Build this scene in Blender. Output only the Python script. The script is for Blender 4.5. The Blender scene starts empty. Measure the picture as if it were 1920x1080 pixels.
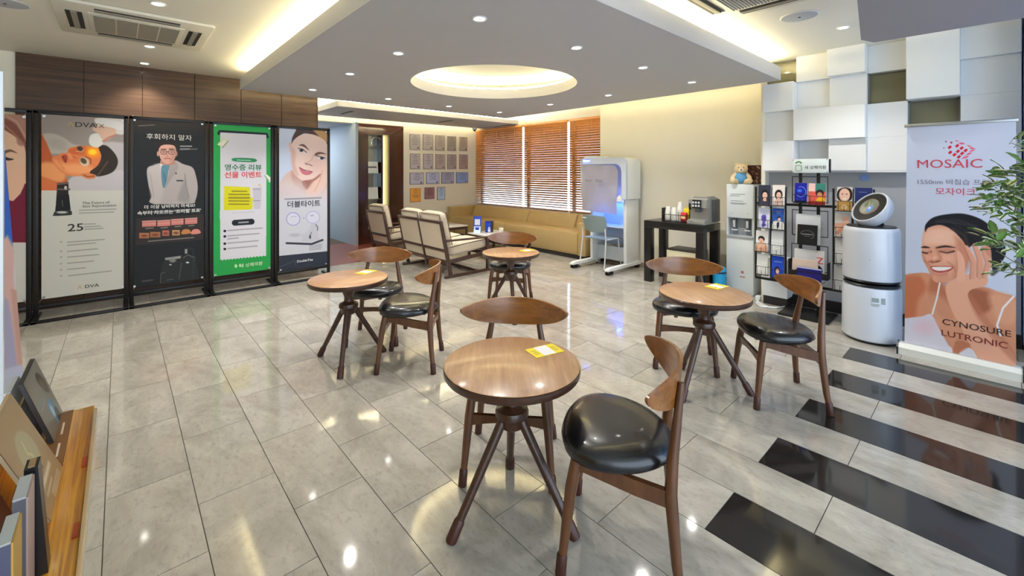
import bpy, bmesh, math, random
import numpy as np
from mathutils import Vector, Matrix
R = math.radians
random.seed(7)
SC = bpy.context.scene
COL = SC.collection

# ------------------------------------------------------------------ camera, world, exposure
CAM_H = 1.43
FPX = 813.0
_n = math.hypot(735, 813)
FX, FY = 735/_n, 813/_n            # forward direction on the floor plan
cam = bpy.data.cameras.new('camera')
cam.sensor_width = 36; cam.lens = FPX/1920*36
cam.shift_y = (322-540)/1920
cam.clip_start = .02
co = bpy.data.objects.new('camera', cam); COL.objects.link(co)
co.location = (0, 0, CAM_H)
co.rotation_euler = (R(90), 0, -math.atan2(FX, FY))
SC.camera = co

w = bpy.data.worlds.new('daylight'); SC.world = w; w.use_nodes = True
bg = w.node_tree.nodes['Background']
bg.inputs[0].default_value = (.70, .84, 1.0, 1); bg.inputs[1].default_value = 2.3

SC.view_settings.view_transform = 'Standard'; SC.view_settings.look = 'None'
SC.view_settings.gamma = 1; SC.view_settings.use_curve_mapping = False
SC.view_settings.exposure = 0.9
SC.cycles.max_bounces = 8; SC.cycles.diffuse_bounces = 5; SC.cycles.glossy_bounces = 4
SC.cycles.sample_clamp_indirect = 6.0
SC.cycles.caustics_reflective = False; SC.cycles.caustics_refractive = False

DOWN_W = 31.0       # watts of one ceiling downlight
COVE = 26.0         # strength of the cove led strips

def proj(x, y, z):                       # photo pixel of a world point (used to lay out flat print art)
    d = x*FX + y*FY; l = x*FY - y*FX
    return 960 + FPX*l/d, 322 + FPX*(CAM_H-z)/d
def ray(px):
    k = (px-960)/FPX
    return k*FY+FX, -k*FX+FY
def on_x(px, py, X):
    r = ray(px); d = X/r[0]
    return r[1]*d, CAM_H-(py-322)/FPX*d
def on_y(px, py, Y):
    r = ray(px); d = Y/r[1]
    return r[0]*d, CAM_H-(py-322)/FPX*d

# ------------------------------------------------------------------ materials
def s2l(c):
    return tuple(((v/255)/12.92 if v/255 <= .04045 else ((v/255+.055)/1.055)**2.4) for v in c[:3])
MATS = {}
def mat(name, rgb, rough=.5, metal=0, spec=.5, coat=0, noise=0, nscale=20, emit=None, estr=0, trans=0, alpha=1, bump=0, bscale=200, sss=0):
    if name in MATS: return MATS[name]
    m = bpy.data.materials.new(name); m.use_nodes = True; nt = m.node_tree
    b = nt.nodes['Principled BSDF']; c = s2l(rgb)
    b.inputs['Base Color'].default_value = (*c, 1); b.inputs['Roughness'].default_value = rough
    b.inputs['Metallic'].default_value = metal; b.inputs['Specular IOR Level'].default_value = spec
    b.inputs['Coat Weight'].default_value = coat; b.inputs['Coat Roughness'].default_value = .06
    b.inputs['Transmission Weight'].default_value = trans; b.inputs['Alpha'].default_value = alpha
    if emit: b.inputs['Emission Color'].default_value = (*emit, 1); b.inputs['Emission Strength'].default_value = estr
    tc = nt.nodes.new('ShaderNodeTexCoord')
    if noise:
        n = nt.nodes.new('ShaderNodeTexNoise'); n.inputs['Scale'].default_value = nscale; n.inputs['Detail'].default_value = 4
        nt.links.new(tc.outputs['Object'], n.inputs['Vector'])
        mx = nt.nodes.new('ShaderNodeMix'); mx.data_type = 'RGBA'
        mx.inputs[6].default_value = (*[max(0, v*(1-noise)) for v in c], 1); mx.inputs[7].default_value = (*[min(1, v*(1+noise)) for v in c], 1)
        nt.links.new(n.outputs['Fac'], mx.inputs[0]); nt.links.new(mx.outputs[2], b.inputs['Base Color'])
    if bump:
        n = nt.nodes.new('ShaderNodeTexNoise'); n.inputs['Scale'].default_value = bscale; n.inputs['Detail'].default_value = 3
        nt.links.new(tc.outputs['Object'], n.inputs['Vector'])
        bp = nt.nodes.new('ShaderNodeBump'); bp.inputs['Strength'].default_value = bump; bp.inputs['Distance'].default_value = .002
        nt.links.new(n.outputs['Fac'], bp.inputs['Height']); nt.links.new(bp.outputs['Normal'], b.inputs['Normal'])
    MATS[name] = m; return m

def wood(name, dark, light, rough=.35, scale=(3, 40, 40), coat=.2, ring=1.0, world=False, spec=.5):
    if name in MATS: return MATS[name]
    m = bpy.data.materials.new(name); m.use_nodes = True; nt = m.node_tree; N = nt.nodes; L = nt.links
    b = N['Principled BSDF']; b.inputs['Roughness'].default_value = rough; b.inputs['Coat Weight'].default_value = coat; b.inputs['Coat Roughness'].default_value = .12
    b.inputs['Specular IOR Level'].default_value = spec
    if world:
        g = N.new('ShaderNodeNewGeometry'); src = g.outputs['Position']
    else:
        src = N.new('ShaderNodeTexCoord').outputs['Object']
    mp = N.new('ShaderNodeMapping'); mp.inputs['Scale'].default_value = scale; L.new(src, mp.inputs['Vector'])
    n = N.new('ShaderNodeTexNoise'); n.inputs['Scale'].default_value = 1.0; n.inputs['Detail'].default_value = 5; n.inputs['Roughness'].default_value = .6
    n.inputs['Distortion'].default_value = .6*ring
    L.new(mp.outputs[0], n.inputs['Vector'])
    oi = N.new('ShaderNodeObjectInfo')
    cr = N.new('ShaderNodeValToRGB'); e = cr.color_ramp.elements
    e[0].position = .3; e[0].color = (*s2l(dark), 1); e[1].position = .72; e[1].color = (*s2l(light), 1)
    L.new(n.outputs['Fac'], cr.inputs[0])
    hv = N.new('ShaderNodeHueSaturation'); ma = N.new('ShaderNodeMath'); ma.operation = 'MULTIPLY_ADD'
    ma.inputs[1].default_value = .14; ma.inputs[2].default_value = .93
    L.new(oi.outputs['Random'], ma.inputs[0]); L.new(ma.outputs[0], hv.inputs['Value']); L.new(cr.outputs[0], hv.inputs['Color'])
    L.new(hv.outputs[0], b.inputs['Base Color'])
    MATS[name] = m; return m

def stone(name, c0, c1, c2, rough, spec=.5):
    m = bpy.data.materials.new(name); m.use_nodes = True; nt = m.node_tree; N = nt.nodes; L = nt.links
    b = N['Principled BSDF']; b.inputs['Roughness'].default_value = rough; b.inputs['Specular IOR Level'].default_value = spec
    g = N.new('ShaderNodeNewGeometry'); oi = N.new('ShaderNodeObjectInfo')
    mu = N.new('ShaderNodeVectorMath'); mu.operation = 'ADD'
    sc = N.new('ShaderNodeMath'); sc.operation = 'MULTIPLY'; sc.inputs[1].default_value = 40
    L.new(oi.outputs['Random'], sc.inputs[0]); L.new(g.outputs['Position'], mu.inputs[0]); L.new(sc.outputs[0], mu.inputs[1])
    mp = N.new('ShaderNodeMapping'); mp.inputs['Scale'].default_value = (1.6, .8, 1); L.new(mu.outputs[0], mp.inputs['Vector'])
    n1 = N.new('ShaderNodeTexNoise'); n1.inputs['Scale'].default_value = 2.6; n1.inputs['Detail'].default_value = 8; n1.inputs['Roughness'].default_value = .68; n1.inputs['Distortion'].default_value = .8
    n2 = N.new('ShaderNodeTexNoise'); n2.inputs['Scale'].default_value = 30; n2.inputs['Detail'].default_value = 5; n2.inputs['Roughness'].default_value = .7
    L.new(mp.outputs[0], n1.inputs['Vector']); L.new(mp.outputs[0], n2.inputs['Vector'])
    cr = N.new('ShaderNodeValToRGB'); e = cr.color_ramp.elements
    e[0].position = .34; e[0].color = (*s2l(c0), 1); e[1].position = .62; e[1].color = (*s2l(c1), 1)
    L.new(n1.outputs['Fac'], cr.inputs[0])
    c2r = N.new('ShaderNodeValToRGB'); e = c2r.color_ramp.elements
    e[0].position = .52; e[0].color = (0, 0, 0, 1); e[1].position = .74; e[1].color = (1, 1, 1, 1)
    L.new(n2.outputs['Fac'], c2r.inputs[0])
    mx = N.new('ShaderNodeMix'); mx.data_type = 'RGBA'; mx.inputs[7].default_value = (*s2l(c2), 1)
    ml = N.new('ShaderNodeMath'); ml.operation = 'MULTIPLY'; ml.inputs[1].default_value = .5
    L.new(c2r.outputs[0], ml.inputs[0]); L.new(ml.outputs[0], mx.inputs[0]); L.new(cr.outputs[0], mx.inputs[6])
    hv = N.new('ShaderNodeHueSaturation'); ma = N.new('ShaderNodeMath'); ma.operation = 'MULTIPLY_ADD'
    ma.inputs[1].default_value = .10; ma.inputs[2].default_value = .95
    L.new(oi.outputs['Random'], ma.inputs[0]); L.new(ma.outputs[0], hv.inputs['Value']); L.new(mx.outputs[2], hv.inputs['Color'])
    L.new(hv.outputs[0], b.inputs['Base Color'])
    MATS[name] = m; return m

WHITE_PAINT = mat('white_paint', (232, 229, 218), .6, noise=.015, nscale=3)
CREAM_PAINT = mat('cream_paint', (238, 233, 218), .6, noise=.015, nscale=3)
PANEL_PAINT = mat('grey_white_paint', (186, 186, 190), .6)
BLOCK_PAINT = mat('block_paint', (232, 234, 236), .5)
GREY_PANEL = mat('grey_panel', (172, 174, 180), .45)
BLUEGREY = mat('blue_grey_paint', (172, 184, 196), .5)
BLACK_METAL = mat('black_metal', (24, 22, 22), .4, spec=.4)
CHROME = mat('chrome', (205, 207, 210), .18, metal=1)
WHITE_PLASTIC = mat('white_plastic', (228, 232, 234), .25, coat=.2)
GREY_PLASTIC = mat('grey_plastic', (150, 158, 164), .35)
BLACK_PLASTIC = mat('black_plastic', (18, 18, 20), .3)
BLACK_LEATHER = mat('black_leather', (20, 21, 24), .27, coat=.25, bump=.12, bscale=350)
TILE = stone('grey_stone_tile', (150, 145, 136), (179, 174, 164), (126, 120, 110), .065, .55)
DARK_TILE = stone('black_stone_tile', (30, 28, 27), (40, 37, 35), (55, 52, 50), .07, .5)
GROUT = mat('grout', (92, 84, 74), .8)
WALNUT_WALL = wood('walnut_veneer', (60, 41, 28), (98, 70, 46), .42, (1.2, 8, 30), .08, world=True, spec=.35)
TABLE_TOP = wood('oak_table_top', (158, 118, 86), (188, 148, 110), .33, (4, 40, 20), .25)
TABLE_EDGE = wood('walnut_edge', (50, 30, 20), (76, 46, 30), .35, (6, 40, 40), .2)
CHAIR_WOOD = wood('chair_walnut', (76, 45, 24), (106, 65, 34), .35, (30, 30, 4), .25)
BACK_WOOD = wood('backrest_veneer', (118, 72, 32), (150, 96, 46), .26, (30, 4, 30), .4)
SLEEVE = mat('leg_sleeve', (66, 32, 22), .45)
LOUNGE_WOOD = wood('lounge_dark_wood', (52, 32, 24), (82, 54, 40), .4, (10, 10, 20), .1)
CUSHION = mat('cream_cushion', (208, 194, 174), .9, noise=.06, nscale=40, bump=.3, bscale=400)
PIPING = mat('brown_piping', (96, 78, 62), .8)
SOFA = mat('mustard_leather', (180, 155, 106), .42, noise=.05, nscale=8, bump=.08, bscale=120)
SOFA_BASE = mat('sofa_dark_base', (36, 30, 30), .6)
BROWN_GLOSS = mat('brown_gloss_panel', (52, 26, 22), .12, coat=.3)
GLASS_GREEN = mat('olive_window_glass', (118, 116, 92), .06, spec=.6)
SLAT = wood('blind_slat_wood', (206, 130, 62), (232, 164, 90), .35, (30, 2, 30), .1)
GOLD_WOOD = wood('golden_zebra_wood', (176, 96, 4), (255, 190, 44), .3, (110, 3.0, 110), .4)
RED_WOOD = wood('red_wood_floor', (132, 66, 48), (152, 82, 62), .25, (2, 20, 20), .2, world=True)
EM_WARM = mat('cove_led', (255, 240, 200), emit=(1.0, .86, .50), estr=COVE)
EM_LOUNGE = mat('lounge_led', (255, 240, 200), emit=(1.0, .90, .62), estr=220)
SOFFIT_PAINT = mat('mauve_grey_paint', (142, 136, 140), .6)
EM_WHITE = mat('downlight_lens', (255, 255, 255), emit=(1.0, .96, .88), estr=14)
EM_BLUE = mat('blue_led', (90, 110, 255), emit=(.10, .16, 1.0), estr=5)
EM_NICHE = mat('niche_led', (255, 240, 190), emit=(1.0, .84, .42), estr=2.2)

# ------------------------------------------------------------------ mesh building
class MB:
    def __init__(s): s.bm = bmesh.new()
    def _add(s, verts, faces, M=None):
        vs = [s.bm.verts.new(M @ Vector(v) if M else Vector(v)) for v in verts]
        for f in faces:
            try: s.bm.faces.new([vs[i] for i in f])
            except ValueError: pass
        return vs
    def box(s, x0, y0, z0, x1, y1, z1, bev=0, seg=2, M=None):
        x0, x1 = sorted((x0, x1)); y0, y1 = sorted((y0, y1)); z0, z1 = sorted((z0, z1))
        vs = s._add([(x, y, z) for z in (z0, z1) for y in (y0, y1) for x in (x0, x1)],
               [(0, 2, 3, 1), (4, 5, 7, 6), (0, 1, 5, 4), (2, 6, 7, 3), (0, 4, 6, 2), (1, 3, 7, 5)], M)
        if bev:
            es = list({e for v in vs for e in v.link_edges})
            bmesh.ops.bevel(s.bm, geom=es, offset=bev, segments=seg, profile=.5, affect='EDGES')
        return s
    def cyl(s, p0, p1, r0, r1=None, n=14, caps=True):
        return s.tube([p0, p1], [r0, r0 if r1 is None else r1], n, caps)
    def tube(s, pts, rad, n=10, caps=True):
        pts = [Vector(p) for p in pts]
        if not isinstance(rad, (list, tuple)): rad = [rad]*len(pts)
        rings = []; up = None
        for i, p in enumerate(pts):
            t = (pts[min(i+1, len(pts)-1)]-pts[max(i-1, 0)]).normalized()
            if up is None: up = Vector((0, 0, 1)) if abs(t.z) < .9 else Vector((1, 0, 0))
            a = t.cross(up).normalized(); b = a.cross(t).normalized(); up = b
            rings.append([s.bm.verts.new(p+(a*math.cos(k*2*math.pi/n)+b*math.sin(k*2*math.pi/n))*rad[i]) for k in range(n)])
        for i in range(len(rings)-1):
            for k in range(n):
                s.bm.faces.new([rings[i][k], rings[i][(k+1) % n], rings[i+1][(k+1) % n], rings[i+1][k]])
        if caps:
            s.bm.faces.new(rings[0][::-1]); s.bm.faces.new(rings[-1])
        return s
    def lathe(s, prof, c=(0, 0, 0), n=32, sx=1, sy=1, M=None, caps=True):
        rings = []
        for r, z in prof:
            if r < 1e-6:
                v = Vector((c[0], c[1], c[2]+z)); rings.append([s.bm.verts.new(M @ v if M else v)])
            else:
                row = []
                for k in range(n):
                    v = Vector((c[0]+sx*r*math.cos(k*2*math.pi/n), c[1]+sy*r*math.sin(k*2*math.pi/n), c[2]+z))
                    row.append(s.bm.verts.new(M @ v if M else v))
                rings.append(row)
        for a, b in zip(rings, rings[1:]):
            for k in range(n):
                q = [a[k % len(a)], a[(k+1) % len(a)], b[(k+1) % len(b)], b[k % len(b)]]
                u = []
                for v in q:
                    if v not in u: u.append(v)
                if len(u) > 2: s.bm.faces.new(u)
        for rr, fl in ((rings[0], 1), (rings[-1], 0)) if caps else ():
            if len(rr) > 1: s.bm.faces.new(rr[::-1] if fl else rr)
        return s
    def prism(s, poly, axis, a, b):
        """poly: 2-D outline; axis 'x','y','z' extrudes from a to b"""
        def P(p, t):
            return {'x': (t, p[0], p[1]), 'y': (p[0], t, p[1]), 'z': (p[0], p[1], t)}[axis]
        n = len(poly); v0 = [s.bm.verts.new(P(p, a)) for p in poly]; v1 = [s.bm.verts.new(P(p, b)) for p in poly]
        s.bm.faces.new(v0[::-1]); s.bm.faces.new(v1)
        for i in range(n): s.bm.faces.new([v0[i], v0[(i+1) % n], v1[(i+1) % n], v1[i]])
        return s
    def bar(s, p0, p1, w, h, up=(0, 0, 1), bev=0, w1=None, h1=None):
        """rectangular bar between two points (w across, h along up); may taper"""
        p0 = Vector(p0); p1 = Vector(p1); t = (p1-p0).normalized(); up = Vector(up)
        a = t.cross(up).normalized(); b = a.cross(t).normalized()
        w1 = w if w1 is None else w1; h1 = h if h1 is None else h1
        vs = []
        for p, ww, hh in ((p0, w, h), (p1, w1, h1)):
            for i, j in ((-1, -1), (1, -1), (1, 1), (-1, 1)):
                vs.append(tuple(p+a*i*ww/2+b*j*hh/2))
        v = s._add(vs, [(3, 2, 1, 0), (4, 5, 6, 7), (0, 1, 5, 4), (1, 2, 6, 5), (2, 3, 7, 6), (3, 0, 4, 7)])
        if bev:
            es = list({e for q in v for e in q.link_edges})
            bmesh.ops.bevel(s.bm, geom=es, offset=bev, segments=2, profile=.5, affect='EDGES')
        return s
    def sphere(s, c, r, n=16, sx=1, sy=1, sz=1):
        m = Matrix.Translation(c) @ Matrix.Diagonal((r*sx, r*sy, r*sz, 1))
        bmesh.ops.create_uvsphere(s.bm, u_segments=n, v_segments=max(6, n*2//3), radius=1, matrix=m); return s
    def quad(s, *p):
        s.bm.faces.new([s.bm.verts.new(q) for q in p]); return s
    def build(s, name, m, parent=None, sharp=35, loc=None):
        bmesh.ops.recalc_face_normals(s.bm, faces=s.bm.faces)
        me = bpy.data.meshes.new(name); s.bm.to_mesh(me); s.bm.free()
        me.materials.append(m); me.shade_smooth(); me.set_sharp_from_angle(angle=R(sharp))
        return link(name, me, parent, loc)
def link(name, me, parent=None, loc=None):
    o = bpy.data.objects.new(name, me); COL.objects.link(o)
    if parent: o.parent = parent
    if loc: o.location = loc
    return o
def tag(o, label=None, cat=None, group=None, kind=None):
    if label: o['label'] = label
    if cat: o['category'] = cat
    if group: o['group'] = group
    if kind: o['kind'] = kind
    return o
def thing(name, label, cat, loc=(0, 0, 0), rz=0, group=None):
    o = bpy.data.objects.new(name, None); o.empty_display_size = .05; COL.objects.link(o)
    o.location = loc; o.rotation_euler = (0, 0, rz)
    return tag(o, label, cat, group)
def dup(root, loc, rz=None, label=None):
    r = root.copy(); COL.objects.link(r); r.location = loc
    if rz is not None: r.rotation_euler = (0, 0, rz)
    if label: r['label'] = label
    for ch in list(root.children):
        c = ch.copy(); COL.objects.link(c); c.parent = r
        for g in list(ch.children):
            d = g.copy(); COL.objects.link(d); d.parent = c
    return r
def struct(o): return tag(o, kind='structure')
def Box(name, m, b, parent=None, bev=0, seg=2):
    return MB().box(*b, bev=bev, seg=seg).build(name, m, parent)

# lettering: real flat glyph meshes lying a hair in front of what they are printed on
def lettering(txt, parent, org, xd, ud, size, m, align='CENTER', bold=0, name='lettering', sx=1.0, space=1.0):
    cu = bpy.data.curves.new('lettering', 'FONT'); cu.body = txt; cu.size = size; cu.align_x = align; cu.align_y = 'CENTER'
    cu.resolution_u = 3; cu.offset = bold*size; cu.space_character = space; cu.space_line = .95
    t = bpy.data.objects.new('lettering', cu); COL.objects.link(t)
    dg = bpy.context.evaluated_depsgraph_get(); dg.update()
    me = bpy.data.meshes.new_from_object(t.evaluated_get(dg)); bpy.data.objects.remove(t); bpy.data.curves.remove(cu)
    xd = Vector(xd).normalized(); ud = Vector(ud).normalized(); nd = xd.cross(ud)
    M = Matrix((xd, ud, nd)).transposed().to_4x4(); M.translation = Vector(org)
    me.transform(Matrix.Diagonal((sx, 1, 1, 1))); me.transform(M)
    me.materials.clear(); me.materials.append(m); me.name = name
    return link(name, me, parent)
def ink(rgb): return mat('ink_%d_%d_%d' % tuple(rgb), rgb, .5)
# ------------------------------------------------------------------ floor: grout bed and single stone tiles
CEIL = 2.64
XW, YW = 6.40, 8.40                    # window wall, far wall
XMIN, YMIN = -2.2, -2.6
floor = struct(Box('floor', GROUT, (XMIN, YMIN, -.12, 7.0, 11.0, -.0035)))
TW, TL, X0 = .2975, .605, .249
tiles = []
def add_tile_rect(x0, x1, y0, y1, dark):
    tiles.append((x0, x1, y0, y1, dark))
STRIPES = {5, 7, 9, 11, 13}
for i in range(-8, 23):
    xa = X0+i*TW; xb = xa+TW
    xa = max(xa, XMIN); xb = min(xb, 6.95)
    if xb-xa < .03: continue
    off = 2.585 if i % 2 else 2.285
    ks = range(-9, 14)
    for k in ks:
        ya = off+k*TL; yb = ya+TL
        ya = max(ya, YMIN); yb = min(yb, 8.6)
        if yb-ya < .02: continue
        if i in STRIPES and yb <= .80: continue
        # the red timber floor takes over in the far left bay
        if xa > 1.9 and xb < 3.95 and ya > 6.6:
            continue
        if xb > 1.9 and xa < 3.95 and yb > 6.72:
            yb = min(yb, 6.72)
            if yb-ya < .02: continue
        add_tile_rect(xa, xb, ya, yb, False)
    if i in STRIPES:
        top = .77 if i % 2 else .47
        y = top
        while y > YMIN:
            add_tile_rect(xa, xb, max(y-1.21, YMIN), y, True); y -= 1.21
def tile_px(t):
    x0, x1, y0, y1, dk = t
    cx, cy = (x0+x1)/2, (y0+y1)/2
    d = cx*FX+cy*FY
    if d < .5: return 0
    px, py = proj(cx, cy, 0)
    if not (-250 < px < 2170 and 250 < py < 1450): return 0
    return 1/d**3
tiles.sort(key=tile_px, reverse=True)
g = .0017
cache = {}
rest = MB()
for n, t in enumerate(tiles):
    x0, x1, y0, y1, dk = t
    sx, sy = x1-x0-2*g, y1-y0-2*g
    if n < 290:
        key = (round(sx, 3), round(sy, 3), dk)
        if key not in cache:
            me_o = MB().box(-sx/2, -sy/2, -.012, sx/2, sy/2, 0)
            bm = me_o.bm; bmesh.ops.recalc_face_normals(bm, faces=bm.faces)
            me = bpy.data.meshes.new('tile'); bm.to_mesh(me); bm.free()
            me.materials.append(DARK_TILE if dk else TILE); cache[key] = me
        o = link('black_tile' if dk else 'tile', cache[key], floor, ((x0+x1)/2, (y0+y1)/2, 0))
    else:
        if dk: continue
        rest.box(x0+g, y0+g, -.012, x1-g, y1-g, 0)
tag(rest.build('far_tiles', TILE, floor), kind='stuff')
# red timber boards of the far bay
pl = {}
for j in range(14):
    ya = 6.73+j*.14
    x = 1.9-(j % 3)*.3
    while x < 3.93:
        xa, xb = max(x, 1.9), min(x+.9, 3.93); x += .9
        if xb-xa < .03: continue
        key = round(xb-xa, 3)
        if key not in pl:
            m_ = MB().box(-(xb-xa)/2+.001, -.069, -.012, (xb-xa)/2-.001, .069, 0)
            bmesh.ops.recalc_face_normals(m_.bm, faces=m_.bm.faces)
            me = bpy.data.meshes.new('floor_board'); m_.bm.to_mesh(me); m_.bm.free(); me.materials.append(RED_WOOD); pl[key] = me
        link('floor_board', pl[key], floor, ((xa+xb)/2, ya+.07, 0))

# ------------------------------------------------------------------ ceiling, dropped panels, coves
ceiling = struct(Box('ceiling', WHITE_PAINT, (XMIN, YMIN, CEIL, 7.0, 11.0, CEIL+.1)))
SX0, SX1, SY0, SY1, SZ0, SZ1 = 1.05, 5.20, 1.50, 5.95, 2.40, 2.54
CX, CY, CR = 3.10, 3.72, .912
angs = [k*2*math.pi/96 for k in range(96)]
for qx, qy in ((SX0, SY0), (SX1, SY0), (SX1, SY1), (SX0, SY1)):
    angs.append(math.atan2(qy-CY, qx-CX) % (2*math.pi))
angs = sorted(set(angs))
m_ = MB(); bm = m_.bm
def rect_hit(a):
    c, s_ = math.cos(a), math.sin(a); t = 1e9
    if c > 1e-9: t = min(t, (SX1-CX)/c)
    if c < -1e-9: t = min(t, (SX0-CX)/c)
    if s_ > 1e-9: t = min(t, (SY1-CY)/s_)
    if s_ < -1e-9: t = min(t, (SY0-CY)/s_)
    return CX+t*c, CY+t*s_
ring = []
for a in angs:
    ox, oy = rect_hit(a); ix, iy = CX+CR*math.cos(a), CY+CR*math.sin(a)
    ring.append([bm.verts.new((ix, iy, SZ0)), bm.verts.new((ix, iy, SZ1-.02)), bm.verts.new((ox, oy, SZ0)), bm.verts.new((ox, oy, SZ1))])
for i in range(len(ring)):
    a, b = ring[i], ring[(i+1) % len(ring)]
    bm.faces.new([a[0], b[0], b[2], a[2]]); bm.faces.new([a[2], b[2], b[3], a[3]])
    bm.faces.new([a[3], b[3], b[1], a[1]]); bm.faces.new([a[1], b[1], b[0], a[0]])
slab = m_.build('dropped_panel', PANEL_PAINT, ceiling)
# led strips lying on top of the panel, set back from its edges
def strip(x0, y0, x1, y1, z, parent=ceiling, m=EM_WARM):
    return Box('cove_led', m, (x0, y0, z, x1, y1, z+.012), parent)
i_ = .05; wd = .03
strip(SX0+i_, SY0+i_, SX1-i_, SY0+i_+wd, SZ1+.012); strip(SX0+i_, SY1-i_-wd, SX1-i_, SY1-i_, SZ1+.012)
strip(SX0+i_, SY0+.2, SX0+i_+wd, SY1-.2, SZ1+.012); strip(SX1-i_-wd, SY0+.2, SX1-i_, SY1-.2, SZ1+.012)
m_ = MB(); n = 64
vi = []
for k in range(n):
    a = k*2*math.pi/n; c, s_ = math.cos(a), math.sin(a)
    vi.append([m_.bm.verts.new((CX+(CR+r)*c, CY+(CR+r)*s_, z)) for r, z in ((.06, SZ1), (.09, SZ1), (.09, SZ1+.014), (.06, SZ1+.014))])
for k in range(n):
    a, b = vi[k], vi[(k+1) % n]
    for q in range(4): m_.bm.faces.new([a[q], b[q], b[(q+1) % 4], a[(q+1) % 4]])
m_.build('round_cove_led', EM_WARM, ceiling)
# lounge panel at the far end
LX0, LY0, LY1, LZ0 = 2.53, 6.88, 8.20, 2.46
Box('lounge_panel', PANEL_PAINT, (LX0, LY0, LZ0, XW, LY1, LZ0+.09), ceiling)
strip(LX0+.1, LY1-.08, XW-.1, LY1-.05, LZ0+.092, m=EM_LOUNGE); strip(LX0+.1, LY0+.05, XW-.1, LY0+.08, LZ0+.092, m=EM_LOUNGE)
strip(LX0+.05, LY0+.15, LX0+.08, LY1-.15, LZ0+.092, m=EM_LOUNGE)
DIFF = mat('slot_dark', (52, 50, 52), .6)
for (px, py, ln) in ((650, 211, .5), (835, 227.5, .5)):
    d_ = FPX*(LZ0-CAM_H)/(322-py); rr = ray(px); xx, yy = rr[0]*d_, rr[1]*d_
    o = Box('air_slot', DIFF, (xx-.03, yy-ln/2, LZ0-.006, xx+.03, yy+ln/2, LZ0+.003), ceiling)
# soffit at the right, above the plant
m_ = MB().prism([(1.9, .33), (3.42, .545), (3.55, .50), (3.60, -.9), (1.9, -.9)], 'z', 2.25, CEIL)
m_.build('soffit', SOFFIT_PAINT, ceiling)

# ------------------------------------------------------------------ walls
wl = struct(Box('wall_left', CREAM_PAINT, (XMIN-.1, YMIN, 0, XMIN, 11, CEIL)))
wb = struct(Box('wall_back', CREAM_PAINT, (XMIN, 6.62, 0, -.785, 6.80, CEIL)))
Box('board_backing', BROWN_GLOSS, (-.785, 6.622, 0, 2.13, 6.80, CEIL), wb)
# walnut veneer boards on it, joints where the photograph shows them
xs = [-.785] + [on_y(p, 150, 6.6)[0] for p in (157, 267, 365, 452, 528)] + [2.14]
for a, b in zip(xs, xs[1:]):
    Box('veneer_board', WALNUT_WALL, (a+.002, 6.60, .0, b-.002, 6.63, CEIL), wb, bev=.002, seg=1)
Box('board_return', WALNUT_WALL, (2.13, 6.60, 0, 2.145, 6.80, CEIL), wb)
# far wall of the lounge
wf = struct(Box('wall_far', CREAM_PAINT, (4.44, YW, 0, XW+.3, YW+.15, CEIL)))
struct(Box('wall_far_header', CREAM_PAINT, (2.0, YW, 2.385, 4.44, YW+.15, CEIL)))
struct(Box('wall_corridor_right', BLUEGREY, (3.37, 8.22, 0, 3.42, 11, 2.385)))
struct(Box('wall_corridor_left', BLUEGREY, (1.9, 6.8, 0, 2.0, 11, CEIL)))
struct(Box('wall_corridor_end', CREAM_PAINT, (1.9, 10.9, 0, 3.5, 11, CEIL)))
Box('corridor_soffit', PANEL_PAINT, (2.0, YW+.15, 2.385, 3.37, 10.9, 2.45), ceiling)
t = thing('corridor_fill_light', 'added fill light panel, out of view in the corridor behind the poster stands', 'ceiling light', (2.40, 9.60, 2.385))  # added fill panel, out of view, brightening the blue-grey corridor wall
Box('frame', WHITE_PLASTIC, (-.32, -.32, -.012, .32, .32, 0), t, bev=.003)
Box('diffuser', mat('corridor_fill_diffuser', (240, 246, 255), emit=(.88, .94, 1.0), estr=17), (-.29, -.29, -.014, .29, .29, -.010), t)
# window wall and recess
wwn = MB()
WZ0, WZ1 = .66, 2.43
wwn.box(XW, 4.31, 0, XW+.25, YW, WZ0).box(XW, 4.31, WZ1, XW+.25, YW, CEIL).box(XW, 8.37, WZ0, XW+.25, YW+.1, WZ1)
struct(wwn.build('wall_window', WHITE_PAINT))
window = bpy.data.objects.new('window_1', None); COL.objects.link(window); struct(window)
for y in (8.30, 6.68, 5.42, 4.34):
    Box('window_mullion', WHITE_PLASTIC, (XW+.10, y-.03, WZ0, XW+.17, y+.03, WZ1), window)
Box('window_sill', WHITE_PLASTIC, (XW-.02, 4.31, WZ0-.02, XW+.2, 8.37, WZ0+.01), window)
GLASS = mat('window_glass', (255, 255, 255), .0, trans=1.0)
for a, b in ((8.27, 6.71), (6.65, 5.45), (5.39, 4.37)):
    Box('window_pane', GLASS, (XW+.13, b, WZ0, XW+.136, a, WZ1), window)
# yellow-lit wall in front of the window recess
XY = 5.85
wy = struct(Box('wall_right', CREAM_PAINT, (XY, 1.70, 0, XW+.25, 4.31, CEIL)))
tr = Box('baseboard', mat('baseboard_grey', (150, 140, 124), .5), (XY-.012, 1.72, 0, XY, 4.30, .06), wy)
# mosaic wall: every block its own piece
XM = 5.30
wm = struct(Box('wall_mosaic', BLOCK_PAINT, (XM+.14, -.16, 0, XY+.4, 1.70, CEIL)))
Yc = [1.675, 1.385, 1.095, .80, .512, .178, -.16]
Zr = [1.44, 1.755, 2.075, 2.375, 2.64]
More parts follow.
